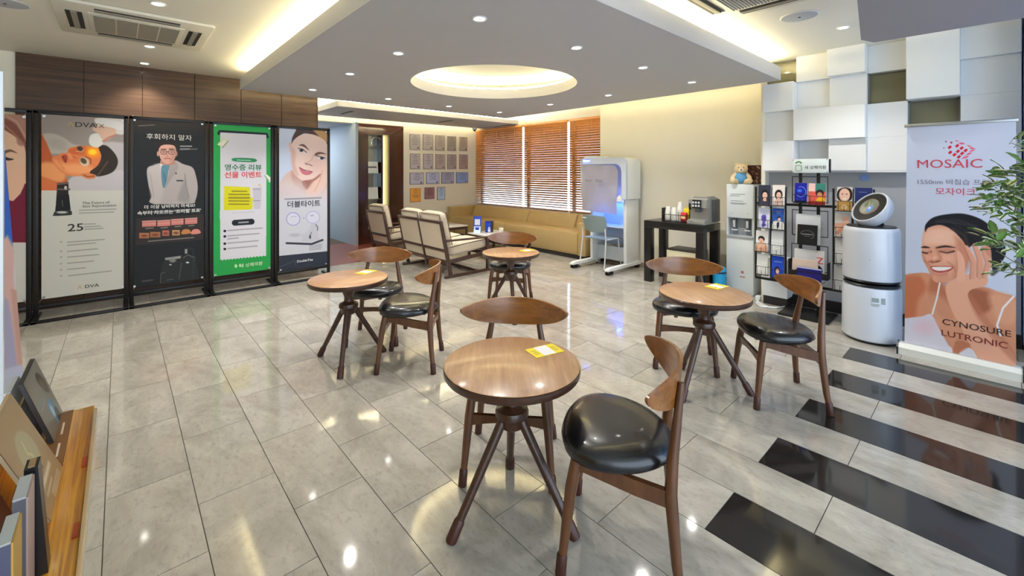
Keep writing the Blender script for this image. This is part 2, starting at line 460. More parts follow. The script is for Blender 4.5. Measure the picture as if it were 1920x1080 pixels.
# depth of each cell, from the far column to the near one, bottom row first: out, flat, in, glass
cells = [['o', 'f', 'o', 'g'],
         ['n', 'o', 'i', 'f'],
         ['m', 'o', 'f', 'o'],
         ['f', 'f', 'g', 'i'],
         ['f', 'g', 'o', 'o'],
         ['f', 'f', 'f', 'm']]
DX = {'o': XM-.10, 'f': XM, 'i': XM+.05, 'm': XM-.045, 'n': XM+.10}
for ci, colm in enumerate(cells):
    for ri, k in enumerate(colm):
        if (ci, ri) in ((1, 1), (2, 1), (4, 2), (4, 3)): continue
        y1, y0, z0, z1 = Yc[ci], Yc[ci+1], Zr[ri], Zr[ri+1]
        if k == 'g':
            o = Box('glass_light', GLASS_GREEN, (XM+.09, y0, z0, XM+.1, y1, z1), wm)
            fr = MB()
            for a in ((y0, z0, y1, z0+.012), (y0, z1-.012, y1, z1), (y0, z0, y0+.012, z1), (y1-.012, z0, y1, z1)):
                fr.box(XM+.05, a[0], a[1], XM+.14, a[2], a[3])
            fr.build('glass_frame', mat('grey_frame', (120, 122, 118), .5), wm)
            continue
        e = 0.0
        Box('block', BLOCK_PAINT, (DX[k], y0+e, z0+e, XM+.14, y1-e, z1-e), wm, bev=.003, seg=1)
# merged two-cell blocks read as single slabs: bridge the joints
Box('block', BLOCK_PAINT, (XM-.10, Yc[3], Zr[1], XM+.14, Yc[1], Zr[2]), wm, bev=.003, seg=1)
Box('block', BLOCK_PAINT, (XM-.10, Yc[5], Zr[2], XM+.14, Yc[4], Zr[4]), wm, bev=.003, seg=1)
Box('end_jamb', CREAM_PAINT, (XM-.02, 1.675, 0, XM+.14, 1.715, CEIL), wm)
# recessed grey panel below the blocks
Box('recess_panel', GREY_PANEL, (XM+.10, -.16, .1, XM+.139, 1.675, 1.44), wm)
Box('recess_head', BLOCK_PAINT, (XM-.0, -.16, 1.425, XM+.14, 1.675, 1.44), wm)
Box('baseboard', mat('dark_baseboard', (40, 36, 36), .4), (XM+.075, -.16, 0, XM+.139, 1.675, .11), wm)
wr = struct(Box('wall_right_near', mat('sky_blue_paint', (120, 164, 226), .5), (5.0, -2.6, .07, 5.9, -.17, CEIL)))
Box('baseboard', mat('dark_baseboard', (40, 36, 36), .4), (4.995, -2.6, 0, 5.9, -.172, .07), wr)

# ------------------------------------------------------------------ venetian blinds, slat by slat
def blind(y0, y1, label):
    t = thing('venetian_blind', label, 'blind', (XW-.035, y1, WZ1), group='wooden blinds of the lounge window')
    L_ = y0-y1
    Box('head_rail', SLAT, (-.02, 0, -.045, .03, L_, 0), t, bev=.003)
    n = 37; sp = (WZ1-.05-.70)/n
    hi = MB().box(-.024, .004, -.0012, .024, L_-.004, .0012).build('slat', SLAT, t)
    me = hi.data
    for k in range(n):
        z = -.062-k*sp
        o = hi if k == 0 else link('slat', me, t)
        tilt = 58 if k < 24 else 58-(k-23)*2.1
        o.location = (0, 0, z); o.rotation_euler = (0, R(tilt), 0)
    Box('bottom_rail', SLAT, (-.022, 0, -.062-n*sp-.015, .022, L_, -.062-n*sp), t, bev=.003)
    for f in (.14, .5, .86):
        MB().cyl((-.024, L_*f, -.04), (-.024, L_*f, -.062-n*sp), .0022, n=6).build('ladder_cord', mat('cord', (176, 150, 116), .7), t)
blind(8.34, 6.703, 'brown wooden blind at the far left of the lounge window')
blind(6.657, 5.447, 'brown wooden blind in the middle of the lounge window')
blind(5.403, 4.33, 'brown wooden blind nearest the white light booth')

# ------------------------------------------------------------------ downlights
rim_m = mat('downlight_rim', (225, 225, 222), .4)
def downlight(x, y, z, label, r=.042, power=DOWN_W, colr=(1, .96, .90), dim=False):
    t = thing('downlight', label, 'ceiling light', (x, y, z), group='recessed downlights')
    MB().lathe([(r*.82, 0), (r*1.12, 0), (r*1.15, -.004), (r*1.05, -.009), (r*.82, -.006), (r*.82, 0)], n=28, caps=False).build('rim', rim_m, t)
    MB().lathe([(0, -.003), (r*.8, -.003), (r*.8, -.001), (0, -.001)], n=24).build('lens', EM_WHITE, t)
    l = bpy.data.lights.new('downlight_lamp', 'SPOT'); l.energy = power; l.spot_size = R(112); l.spot_blend = .7; l.color = colr; l.shadow_soft_size = .035
    lo = bpy.data.objects.new('downlight_lamp', l); COL.objects.link(lo); lo.location = (x, y, z-.03)
GXs = (1.685, 2.64, 3.60, 4.58); GYs = (2.17, 3.25, 4.25, 5.37)
nm = {(0, 0): 'nearest one, near the top edge of the photo', (1, 0): 'largest looking one, right of the round recess front',
      (2, 0): 'between the big bright one and the right corner', (3, 0): 'at the right corner of the panel',
      (0, 1): 'second along the left row, above the round recess', (0, 2): 'third along the left row from the camera',
      (0, 3): 'at the left corner over the walnut wall', (1, 3): 'left one of the row along the lounge edge',
      (2, 3): 'middle one of the row along the lounge edge', (3, 3): 'at the far corner over the sofa',
      (3, 2): 'right of the far corner beside the round recess', (3, 1): 'over the white light booth along the right edge'}
for (i, j), s_ in nm.items():
    downlight(GXs[i], GYs[j], SZ0, 'recessed downlight in the dropped panel, '+s_)
downlight(.203, 4.02, CEIL, 'recessed downlight in the left ceiling on the camera side of the air conditioner')
downlight(.211, 5.44, CEIL, 'recessed downlight in the left ceiling just behind the air conditioner')
downlight(.203, 6.33, CEIL, 'recessed downlight in the left ceiling close to the walnut wall')
downlight(4.49, .833, CEIL, 'recessed downlight in the right ceiling above the mosaic block wall')

# ------------------------------------------------------------------ ceiling machines
AC_W = mat('ac_white', (216, 212, 198), .45); AC_G = mat('ac_grille', (150, 146, 134), .5); AC_D = mat('ac_slot', (40, 38, 34), .6)
def cassette(cx, cy, label, a=.475, grille_lines=0):
    t = thing('ceiling_air_conditioner', label, 'air conditioner', (cx, cy, CEIL), group='ceiling cassette air conditioners')
    MB().box(-a, -a, -.028, a, a, .0, bev=.012).build('casing', AC_W, t)
    gb = MB().box(-.29, -.29, -.036, .29, .29, -.026, bev=.004)
    gb.build('grille_frame', AC_W, t)
    if grille_lines:
        gm = MB()
        for k in range(26):
            y = -.26+k*.52/25
            gm.box(-.265, y-.004, -.041, .265, y+.004, -.035)
        tag(gm.build('grille_bars', mat('ac_grille_blue', (120, 124, 136), .5), t), kind='stuff')
    else:
        for k in range(4):
            x = -.265+k*.1325
            Box('grille_panel', AC_G, (x+.005, -.25, -.040, x+.1275, .25, -.034), t)
    for s_ in (-1, 1):
        for ax in (0, 1):
            sl = MB(); fl_ = MB()
            c0, c1 = s_*.365-.045, s_*.365+.045
            if ax == 0: sl.box(-.25, c0, -.031, .25, c1, -.027); fl_.bar((-.25, s_*.365, -.034), (.25, s_*.365, -.034), .034, .006)
            else: sl.box(c0, -.25, -.031, c1, .25, -.027); fl_.bar((s_*.365, -.25, -.034), (s_*.365, .25, -.034), .034, .006)
            sl.build('air_slot', AC_D, t); fl_.build('louvre', AC_G, t)
    return t
cassette(.11, 4.77, 'white ceiling cassette air conditioner over the poster stands')
cassette(3.05, .995, 'ceiling cassette with grey ribbed grille beside the right cove', grille_lines=1)
def speaker(x, y, label):
    t = thing('ceiling_speaker', label, 'speaker', (x, y, CEIL), group='round ceiling speakers')
    MB().lathe([(0, -.012), (.10, -.011), (.118, -.008), (.125, -.001), (0, -.001)], n=36).build('grille', mat('speaker_grille', (178, 184, 192), .6), t)
    MB().lathe([(.118, -.001), (.128, -.001), (.130, -.006), (.122, -.010), (.118, -.008), (.118, -.001)], n=36, caps=False).build('rim', rim_m, t)
    MB().lathe([(0, -.016), (.008, -.015), (.01, -.011), (0, -.011)], n=12).build('badge', AC_D, t)
speaker(3.91, 1.0, 'round grey ceiling speaker beside the right cassette')
speaker(-.61, 4.72, 'round ceiling speaker at the far left of the ceiling')
t = thing('security_camera', 'small white dome camera at the top corner of the blinds', 'camera', (6.16, 8.12, LZ0))
MB().lathe([(0, 0), (.05, 0), (.055, -.03), (.048, -.05), (0, -.05)], n=20).build('housing', WHITE_PLASTIC, t)
MB().sphere((0, 0, -.052), .034, 14).build('dome', BLACK_PLASTIC, t)

# ------------------------------------------------------------------ flat printed pictures, painted shape by shape
def smooth(pts, k=6):
    P = [np.array(p, float) for p in pts]; n = len(P); out = []
    for i in range(n):
        p0, p1, p2, p3 = P[i-1], P[i], P[(i+1) % n], P[(i+2) % n]
        for j in range(k):
            t = j/k
            out.append(.5*((2*p1)+(-p0+p2)*t+(2*p0-5*p1+4*p2-p3)*t*t+(-p0+3*p1-3*p2+p3)*t**3))
    return np.array(out)
class Art:
    """a print: W x H texels; X, Y hold the drawing coordinates of every texel"""
    def __init__(s, name, W, H, rgb, X=None, Y=None):
        s.name, s.W, s.H = name, W, H
        s.a = np.ones((H, W, 3), np.float32)*np.array(rgb, np.float32)
        if X is None:
            X, Y = np.meshgrid((np.arange(W)+.5)/W*100, (np.arange(H)+.5)/W*100)
        s.X, s.Y = X.astype(np.float32), Y.astype(np.float32)
        s.view(0, 0, 1)
    def view(s, ox, oy, sc): s.ox, s.oy, s.sc = ox, oy, sc; return s
    def _p(s, pts): return [(s.ox+p[0]/s.sc, s.oy+p[1]/s.sc) for p in pts]
    def _mix(s, sl, al, col):
        al = al[..., None]; s.a[sl] = s.a[sl]*(1-al)+np.array(col, np.float32)*al
    def _win(s, x0, x1, y0, y1):
        inside = (s.X >= x0) & (s.X <= x1) & (s.Y >= y0) & (s.Y <= y1)
        if not inside.any(): return None
        r = np.where(inside.any(1))[0]; c = np.where(inside.any(0))[0]
        return (slice(r[0], r[-1]+1), slice(c[0], c[-1]+1))
    def ell(s, cx, cy, rx, ry, col, soft=.15, rot=0, al=1.0):
        (cx, cy), = s._p([(cx, cy)]); rx /= s.sc; ry /= s.sc; m = max(rx, ry)*1.6
        sl = s._win(cx-m, cx+m, cy-m, cy+m)
        if sl is None: return s
        dx, dy = s.X[sl]-cx, s.Y[sl]-cy; c, n = math.cos(R(rot)), math.sin(R(rot))
        q = np.sqrt(((dx*c+dy*n)/rx)**2+((-dx*n+dy*c)/ry)**2)
        s._mix(sl, np.clip((1-q)/soft+.5, 0, 1)*al, col); return s
    def _seg(s, x, y, pts, closed):
        d = np.full(x.shape, 1e9, np.float32); n = len(pts)
        for i in range(n if closed else n-1):
            ax, ay = pts[i]; bx, by = pts[(i+1) % n]; ex, ey = bx-ax, by-ay
            t = np.clip(((x-ax)*ex+(y-ay)*ey)/(ex*ex+ey*ey+1e-9), 0, 1)
            d = np.minimum(d, (x-ax-t*ex)**2+(y-ay-t*ey)**2)
        return np.sqrt(d)
    def poly(s, pts, col, soft=4.0, sm=True, al=1.0):
        q = np.array(s._p(pts)); q = smooth(q) if sm else q; soft = soft/s.sc
        sl = s._win(q[:, 0].min()-soft, q[:, 0].max()+soft, q[:, 1].min()-soft, q[:, 1].max()+soft)
        if sl is None: return s
        x, y = s.X[sl], s.Y[sl]; ins = np.zeros(x.shape, bool); n = len(q)
        for i in range(n):
            ax, ay = q[i]; bx, by = q[(i+1) % n]
            if ay == by: continue
            ins ^= ((ay > y) != (by > y)) & (x < (bx-ax)*(y-ay)/(by-ay)+ax)
        d = s._seg(x, y, q, True); d = np.where(ins, d, -d)
        s._mix(sl, np.clip(d/soft+.5, 0, 1)*al, col); return s
    def rect(s, x0, y0, x1, y1, col, soft=2.0, al=1.0):
        return s.poly([(x0, y0), (x1, y0), (x1, y1), (x0, y1)], col, soft, False, al)
    def line(s, pts, wd, col, soft=3.0, al=1.0, sm=False):
        q = np.array(s._p(pts)); wd = wd/s.sc/2; soft = soft/s.sc
        sl = s._win(q[:, 0].min()-wd-soft, q[:, 0].max()+wd+soft, q[:, 1].min()-wd-soft, q[:, 1].max()+wd+soft)
        if sl is None: return s
        d = s._seg(s.X[sl], s.Y[sl], q, False)
        s._mix(sl, np.clip((wd-d)/soft+.5, 0, 1)*al, col); return s
    def words(s, x0, y0, x1, y1, h, col, seed=0, al=.7):
        """a line of fine print, far too small to read"""
        rn = random.Random(seed); n = 0; L = math.hypot(x1-x0, y1-y0); t = 0
        while t < L-h:
            wl = min(rn.uniform(1.2, 3.4)*h, L-t)
            a, b = t/L, (t+wl)/L
            s.line([(x0+(x1-x0)*a, y0+(y1-y0)*a), (x0+(x1-x0)*b, y0+(y1-y0)*b)], h*.62, col, h*.7, al)
            t += wl+h*.55
        return s
    def mat(s, rough=.45, coat=.0):
        im = bpy.data.images.new(s.name, s.W, s.H)
        px = np.ones((s.H, s.W, 4), np.float32); px[..., :3] = np.clip(s.a[::-1]/255, 0, 1)
        im.pixels.foreach_set(px.ravel()); im.update(); im.pack()
        m = bpy.data.materials.new(s.name); m.use_nodes = True; nt = m.node_tree; b = nt.nodes['Principled BSDF']
        t = nt.nodes.new('ShaderNodeTexImage'); t.image = im; t.extension = 'EXTEND'
        nt.links.new(t.outputs[0], b.inputs['Base Color']); b.inputs['Roughness'].default_value = rough; b.inputs['Coat Weight'].default_value = coat
        b.inputs['Specular IOR Level'].default_value = .25
        return m
def printed(name, m, p00, p10, p11, p01, parent, thick=0):
    """flat print: corners top-left, top-right, bottom-right, bottom-left"""
    me = bpy.data.meshes.new(name); me.from_pydata([tuple(p) for p in (p01, p11, p10, p00)], [], [(0, 1, 2, 3)])
    uv = me.uv_layers.new(); 
    for i, c in enumerate(((0, 0), (1, 0), (1, 1), (0, 1))): uv.data[i].uv = c
    me.materials.append(m); return link(name, me, parent)
def wall_art(name, W, H, rgb, tl, tr, br, bl):
    """an Art whose drawing coordinates are those of the reference photo, for a print with these world corners"""
    tl, tr, br, bl = (np.array(v, float) for v in (tl, tr, br, bl))
    u = ((np.arange(W)+.5)/W)[None, :, None]; v = ((np.arange(H)+.5)/H)[:, None, None]
    P = tl*(1-u)*(1-v)+tr*u*(1-v)+br*u*v+bl*(1-u)*v
    d = P[..., 0]*FX+P[..., 1]*FY; l = P[..., 0]*FY-P[..., 1]*FX
    return Art(name, W, H, rgb, 960+FPX*l/d, 322+FPX*(CAM_H-P[..., 2])/d)

# ------------------------------------------------------------------ poster stands in front of the walnut wall
PY = 6.20
SILVER = mat('silver_hook', (190, 188, 184), .25, metal=1)
def poster_stand(x0, x1, px0, px1, pz0, pz1, label, art):
    t = thing('poster_stand', label, 'poster stand', ((x0+x1)/2, PY, 0), group='black frame poster stands along the walnut wall')
    cx = (x0+x1)/2
    Y = lambda y: y-PY
    a, b = x0-cx, x1-cx
    for xx in (a+.018, b-.018):
        MB().box(xx-.018, -.018, .0, xx+.018, .018, 2.02, bev=.003).build('upright', BLACK_METAL, t)
    MB().box(a, -.018, 1.995, b, .018, 2.03, bev=.003).build('top_rail', BLACK_METAL, t)
    MB().box(a, -.016, .100, b, .016, .135, bev=.003).build('bottom_rail', BLACK_METAL, t)
    MB().box(a, -.20, .0, b, -.16, .025, bev=.003).build('floor_rail', BLACK_METAL, t)
    for xx in (a+.02, b-.02):
        MB().box(xx-.02, -.20, 0, xx+.02, .22, .022, bev=.003).build('foot', BLACK_METAL, t)
    tl, tr, br, bl = (px0, PY-.012, pz1), (px1, PY-.012, pz1), (px1, PY-.012, pz0), (px0, PY-.012, pz0)
    A = wall_art('print_'+label.split()[0], 330, 960, (200, 200, 196), tl, tr, br, bl)
    art(A)
    loc = lambda p: (p[0]-cx, p[1]-PY, p[2])
    pb = MB().box(px0-cx, -.0115, pz0, px1-cx, -.008, pz1).build('poster', WHITE_PLASTIC, t)
    q = printed('poster_print', A.mat(.45), loc(tl), loc(tr), loc(br), loc(bl), pb)
    for sx, sz in ((px0, pz1), (px1, pz1), (px0, pz0), (px1, pz0)):
        dx = .018 if sx == px0 else -.018; dz = -.018 if sz == pz1 else .018
        m_ = MB().lathe([(.004, -.002), (.011, -.002), (.011, .002), (.004, .002), (.004, -.002)], n=14, caps=False, M=Matrix.Translation((sx+dx-cx, -.014, sz+dz)) @ Matrix.Rotation(R(90), 4, 'X'))
        ex = (a+.03 if sx == px0 else b-.03); ez = sz-dz*1.9
        m_.cyl((sx+dx-cx, -.014, sz+dz), (ex, -.006, ez), .004, n=6)
        m_.build('corner_hook', SILVER, t)
    return t, A, (lambda u, v, e=.0016: (px0-cx+(px1-px0)*u, -.012-e, pz1-(pz1-pz0)*v))
XD, UD = (1, 0, 0), (0, 0, 1)
SK = dict(skin=(214, 168, 140))

def art0(A):
    A.view(0, 130, 5.4)
    A.rect(-900, 300, 300, 3000, (196, 192, 186))
    A.rect(-900, 400, 300, 2300, (168, 124, 108))
    A.poly([(-700, 700), (60, 560), (180, 760), (275, 800), (278, 1100), (262, 1500), (200, 1600), (90, 1690), (-300, 1700), (-700, 1400)], (222, 184, 158), 20)
    A.poly([(-20, 500), (60, 500), (170, 570), (262, 740), (278, 800), (278, 930), (240, 760), (150, 680), (40, 610), (-40, 570)], (128, 78, 62), 12)
    A.line([(40, 560), (130, 640), (250, 760)], 14, (164, 112, 92), 12)
    A.line([(60, 470), (170, 530), (270, 700)], 16, (190, 148, 132), 14)
    A.poly([(50, 825), (110, 812), (175, 850), (110, 835), (50, 850)], (116, 82, 62), 10)
    A.poly([(60, 890), (90, 898), (140, 910), (100, 922), (60, 918)], (50, 36, 34), 10)
    A.view(0, 320, 2.45)
    A.poly([(-200, 62), (60, 140), (95, 105), (112, 60), (140, 58), (140, 330), (-200, 330)], (112, 26, 52), 4, sm=False)
    A.poly([(40, -20), (128, -20), (110, 70), (80, 112), (40, 130)], (222, 180, 154), 5)
    A.rect(-300, 330, 200, 640, (208, 206, 200))
    A.words(-90, 380, 60, 376, 8, (90, 90, 90), 3); A.words(-90, 420, 60, 416, 8, (90, 90, 90), 4)
def art1(A):
    A.view(70, 200, 6)
    A.rect(0, 0, 1080, 975, (146, 136, 132))
    A.poly([(560, 520), (700, 410), (900, 400), (1000, 470), (1000, 975), (360, 975), (360, 860), (420, 780)], (178, 172, 176), 30)
    A.poly([(30, 320), (150, 300), (280, 340), (400, 420), (480, 440), (340, 520), (200, 530), (90, 520), (30, 420)], (176, 168, 160), 24)
    A.ell(240, 430, 110, 60, (150, 146, 138), .8, 20, .5)
    A.poly([(390, 790), (640, 790), (960, 720), (980, 980), (360, 980)], (190, 186, 192), 22)
    A.poly([(660, 130), (980, 140), (980, 300), (880, 300), (850, 220), (700, 220)], (206, 200, 198), 14)
    # neck and shoulders
    A.poly([(30, 350), (90, 380), (170, 560), (240, 620), (320, 770), (330, 980), (30, 980)], (186, 92, 48), 14)
    A.poly([(40, 640), (200, 640), (320, 760), (260, 850), (50, 790)], (226, 152, 98), 40)
    A.poly([(40, 800), (200, 850), (210, 960), (40, 960)], (208, 112, 64), 30)
    # face lying to the right
    F = [(165, 600), (180, 560), (240, 545), (280, 520), (330, 520), (355, 470), (430, 450), (540, 440), (640, 450), (720, 450), (740, 560), (690, 690), (600, 760), (480, 780), (330, 770), (220, 690)]
    A.poly(F, (216, 122, 74), 8)
    A.poly([(200, 600), (300, 640), (430, 640), (560, 660), (640, 700), (560, 760), (350, 750), (230, 670)], (232, 156, 104), 50)
    A.poly([(360, 480), (480, 450), (560, 470), (560, 540), (430, 540), (370, 530)], (196, 92, 46), 30, al=.8)
    A.ell(630, 510, 80, 60, (250, 150, 20), 1.0); A.ell(620, 510, 44, 30, (252, 214, 30), .8)
    # hair, ear
    A.poly([(690, 450), (780, 440), (880, 540), (905, 640), (840, 740), (680, 785), (590, 740), (680, 660), (720, 560)], (44, 34, 28), 10)
    A.line([(680, 770), (740, 690), (790, 620)], 18, (110, 82, 60), 14, .7)
    A.line([(610, 750), (690, 690), (740, 600)], 10, (90, 60, 42), 10, .6)
    A.poly([(480, 765), (560, 745), (660, 770), (640, 805), (560, 810)], (214, 128, 80), 8)
    A.line([(520, 770), (570, 790), (640, 780)], 10, (140, 64, 36), 10)
    # goggles, lips, nose
    A.ell(530, 620, 58, 44, (206, 196, 172), .3, 40); A.ell(520, 610, 40, 28, (92, 70, 50), .4, 40)
    A.ell(480, 472, 34, 26, (70, 50, 40), .4, 20); A.line([(440, 500), (500, 510), (520, 480)], 8, (200, 170, 140), 8)
    A.line([(540, 560), (600, 590), (600, 640)], 12, (120, 56, 30), 10, .8)
    A.poly([(270, 560), (320, 540), (340, 580), (325, 630), (300, 620)], (168, 66, 46), 8); A.line([(290, 560), (322, 620)], 7, (110, 34, 26), 7)
    A.poly([(340, 530), (370, 525), (400, 560), (390, 590), (360, 580)], (226, 140, 90), 14); A.line([(392, 560), (440, 580)], 8, (130, 60, 34), 10, .6)
    A.line([(230, 590), (250, 640), (300, 700)], 14, (196, 110, 66), 24, .6)
    # handpiece and gloved hand
    A.poly([(580, 400), (600, 320), (680, 300), (750, 340), (740, 410), (690, 455), (620, 450)], (214, 212, 206), 8)
    A.poly([(620, 250), (700, 200), (830, 210), (890, 300), (800, 370), (740, 380), (690, 310)], (206, 170, 150), 14)
    A.line([(740, 390), (800, 350), (880, 320)], 20, (180, 120, 104), 14); A.poly([(660, 140), (840, 150), (960, 190), (950, 260), (850, 240), (740, 215), (670, 200)], (214, 212, 212), 12)
    # lower white half with the small black machine
    A.view(70, 370, 5.4)
    A.rect(-50, -70, 1000, 1200, (204, 204, 197)); A.view(70, 200, 6); A.poly([(40, 985), (1000, 962), (1000, 1100), (40, 1100)], (204, 204, 197), 3, sm=False)
    A.poly([(225, 860), (350, 850), (350, 1080), (210, 1080)], (38, 30, 28), 6, sm=False); A.rect(215, 920, 370, 940, (90, 84, 84)); A.ell(318, 912, 16, 22, (190, 190, 190), .5)
    A.line([(230, 872), (340, 862)], 14, (110, 104, 100), 8)
    A.view(70, 370, 5.4)
    A.poly([(200, -30), (320, -30), (338, 130), (180, 140)], (26, 24, 24), 4, sm=False); A.line([(250, 30), (258, 90)], 6, (110, 110, 110), 5)
    A.poly([(165, 170), (190, 140), (330, 132), (350, 165), (330, 180), (170, 188)], (50, 50, 52), 5); A.ell(250, 152, 55, 12, (190, 190, 190), .5)
    for i, (x0, y0, x1, y1) in enumerate([(425, 132, 810, 118), (425, 160, 780, 148), (470, 272, 590, 268), (475, 300, 640, 290), (475, 325, 665, 313), (305, 455, 690, 425), (305, 485, 590, 462),
                          (305, 548, 610, 520), (305, 606, 640, 578), (305, 668, 570, 645), (305, 730, 500, 712), (315, 795, 750, 745)]):
        A.words(x0, y0, x1, y1, 13, (120, 120, 116), i, .75)
    for y in (455, 548, 606, 672, 735, 797): A.line([(232, y-6), (240, y+6), (250, y-8)], 6, (150, 140, 110), 5)
    for p in ((320, 205),): pass
def art2(A):
    A.view(240, 210, 6)
    A.rect(-100, -100, 1100, 2400, (26, 27, 27))
    A.poly([(-60, -60), (1000, -60), (1000, 200), (-60, 160)], (58, 50, 44), 160, al=.8)
    # coat
    A.poly([(215, 640), (290, 600), (380, 570), (470, 560), (540, 545), (620, 585), (720, 620), (760, 700), (785, 850), (760, 990), (700, 1030), (270, 1030), (265, 940), (230, 820)], (176, 168, 168), 8)
    A.poly([(230, 640), (370, 600), (400, 860), (360, 1020), (280, 1020), (240, 800)], (188, 180, 180), 40)
    A.poly([(640, 760), (660, 860), (690, 1000), (600, 1010), (560, 960)], (140, 134, 134), 40, al=.6)
    A.line([(640, 700), (650, 820), (680, 960)], 8, (120, 114, 114), 14, .8); A.line([(250, 700), (270, 830), (290, 960)], 8, (146, 140, 140), 14, .7)
    A.poly([(360, 600), (400, 560), (500, 560), (520, 600), (440, 800), (405, 870), (380, 760)], (214, 206, 206), 6)
    A.poly([(378, 610), (470, 600), (455, 660), (440, 760), (405, 860), (380, 780)], (92, 134, 156), 6); A.line([(400, 680), (430, 800)], 10, (70, 108, 130), 14)
    A.poly([(470, 600), (540, 560), (560, 640), (470, 780), (410, 870), (450, 720)], (160, 152, 152), 8)
    A.rect(545, 765, 620, 780, (60, 56, 56)); A.ell(540, 690, 9, 10, (60, 60, 60), .5)
    # head
    A.poly([(375, 540), (500, 540), (530, 580), (440, 600), (370, 580)], (176, 128, 112), 8)
    A.poly([(345, 400), (365, 350), (450, 335), (520, 360), (540, 430), (535, 500), (500, 560), (440, 585), (390, 560), (355, 500)], (204, 158, 142), 8)
    A.ell(338, 470, 14, 30, (190, 142, 126), .3); A.ell(545, 470, 12, 28, (160, 112, 98), .3)
    A.poly([(340, 420), (335, 360), (380, 320), (450, 305), (530, 330), (560, 400), (550, 440), (535, 400), (510, 375), (440, 365), (380, 375), (355, 400)], (34, 24, 20), 10)
    A.poly([(480, 400), (540, 420), (530, 520), (470, 560), (490, 480)], (170, 120, 106), 30, al=.6)
    for x in (400, 488): A.ell(x, 452, 36, 27, (70, 52, 48), .25); A.ell(x, 452, 30, 21, (196, 150, 136), .3); A.ell(x+2, 450, 10, 6, (50, 36, 34), .5)
    A.line([(436, 446), (452, 446)], 6, (60, 44, 40), 5); A.line([(370, 420), (430, 418)], 8, (70, 50, 44), 8); A.line([(462, 416), (520, 420)], 8, (70, 50, 44), 8)
    A.line([(440, 460), (432, 495), (455, 500)], 9, (172, 120, 104), 10); A.line([(410, 525), (440, 520), (475, 526)], 10, (150, 84, 78), 8)
    # fine print and panels
    A.words(590, 385, 715, 385, 18, (200, 200, 200), 1, .9); A.words(590, 418, 690, 416, 18, (200, 200, 200), 2, .9); A.words(700, 418, 795, 416, 14, (170, 170, 170), 8, .7)
    A.words(120, 155, 300, 145, 12, (170, 160, 150), 3)
    A.view(240, 370, 5.68)
    A.poly([(85, 225), (820, 180), (800, 450), (85, 510)], (50, 40, 38), 4, sm=False)
    for x0, x1, y in ((150, 300, 250), (312, 452, 245), (460, 592, 232), (606, 738, 222)):
        A.poly([(x0, y+4), (x1, y-4), (x1, y+58), (x0, y+66)], (206, 128, 122), 4, sm=False); A.line([(x0+10, y+36), (x1-10, y+28)], 8, (232, 178, 170), 10, .7)
        A.line([(x0, y+4), (x1, y-4)], 5, (230, 200, 190), 4); A.words(x0+40, y+82, x1-30, y+76, 12, (200, 196, 190), int(x0), .8)
    for x0, x1, y, c in ((120, 225, 378, (176, 118, 82)), (235, 345, 368, (166, 110, 74)), (365, 438, 352, (190, 108, 88)), (470, 552, 348, (190, 150, 98))):
        A.rect(x0, y, x1, y+58, c, 5); A.ell((x0+x1)/2, y+32, (x1-x0)*.35, 14, (128, 70, 48), .7)
    for x, c in ((618, (196, 128, 70)), (722, (216, 138, 126))): A.poly([(x-48, 392), (x-36, 350), (x, 338), (x+36, 346), (x+48, 382)], c, 4)
    A.words(215, 468, 700, 428, 13, (190, 188, 184), 5, .8); A.words(250, 158, 670, 132, 20, (200, 200, 198), 9, .7)
    A.poly([(345, 920), (350, 760), (395, 640), (560, 620), (580, 640), (720, 630), (760, 880)], (40, 41, 42), 10, sm=False)
    A.line([(345, 915), (352, 810), (395, 800)], 6, (110, 112, 112), 6); A.poly([(392, 645), (565, 622), (560, 650), (400, 670)], (150, 150, 150), 8, sm=False)
    A.ell(475, 672, 36, 22, (130, 130, 130), .7); A.ell(452, 718, 14, 7, (210, 210, 210), .6); A.ell(634, 694, 18, 9, (210, 210, 210), .6); A.rect(605, 550, 632, 600, (160, 160, 156), 8)
    A.line([(590, 640), (640, 615), (705, 640)], 10, (100, 100, 100), 8); A.line([(545, 870), (570, 700)], 8, (90, 92, 92), 8); A.line([(700, 640), (690, 850)], 5, (70, 72, 72), 6)
    A.line([(690, 640), (700, 560), (640, 540)], 4, (80, 80, 80), 5); A.words(415, 882, 480, 870, 10, (140, 140, 140), 6); A.words(150, 895, 265, 880, 16, (130, 130, 130), 7)
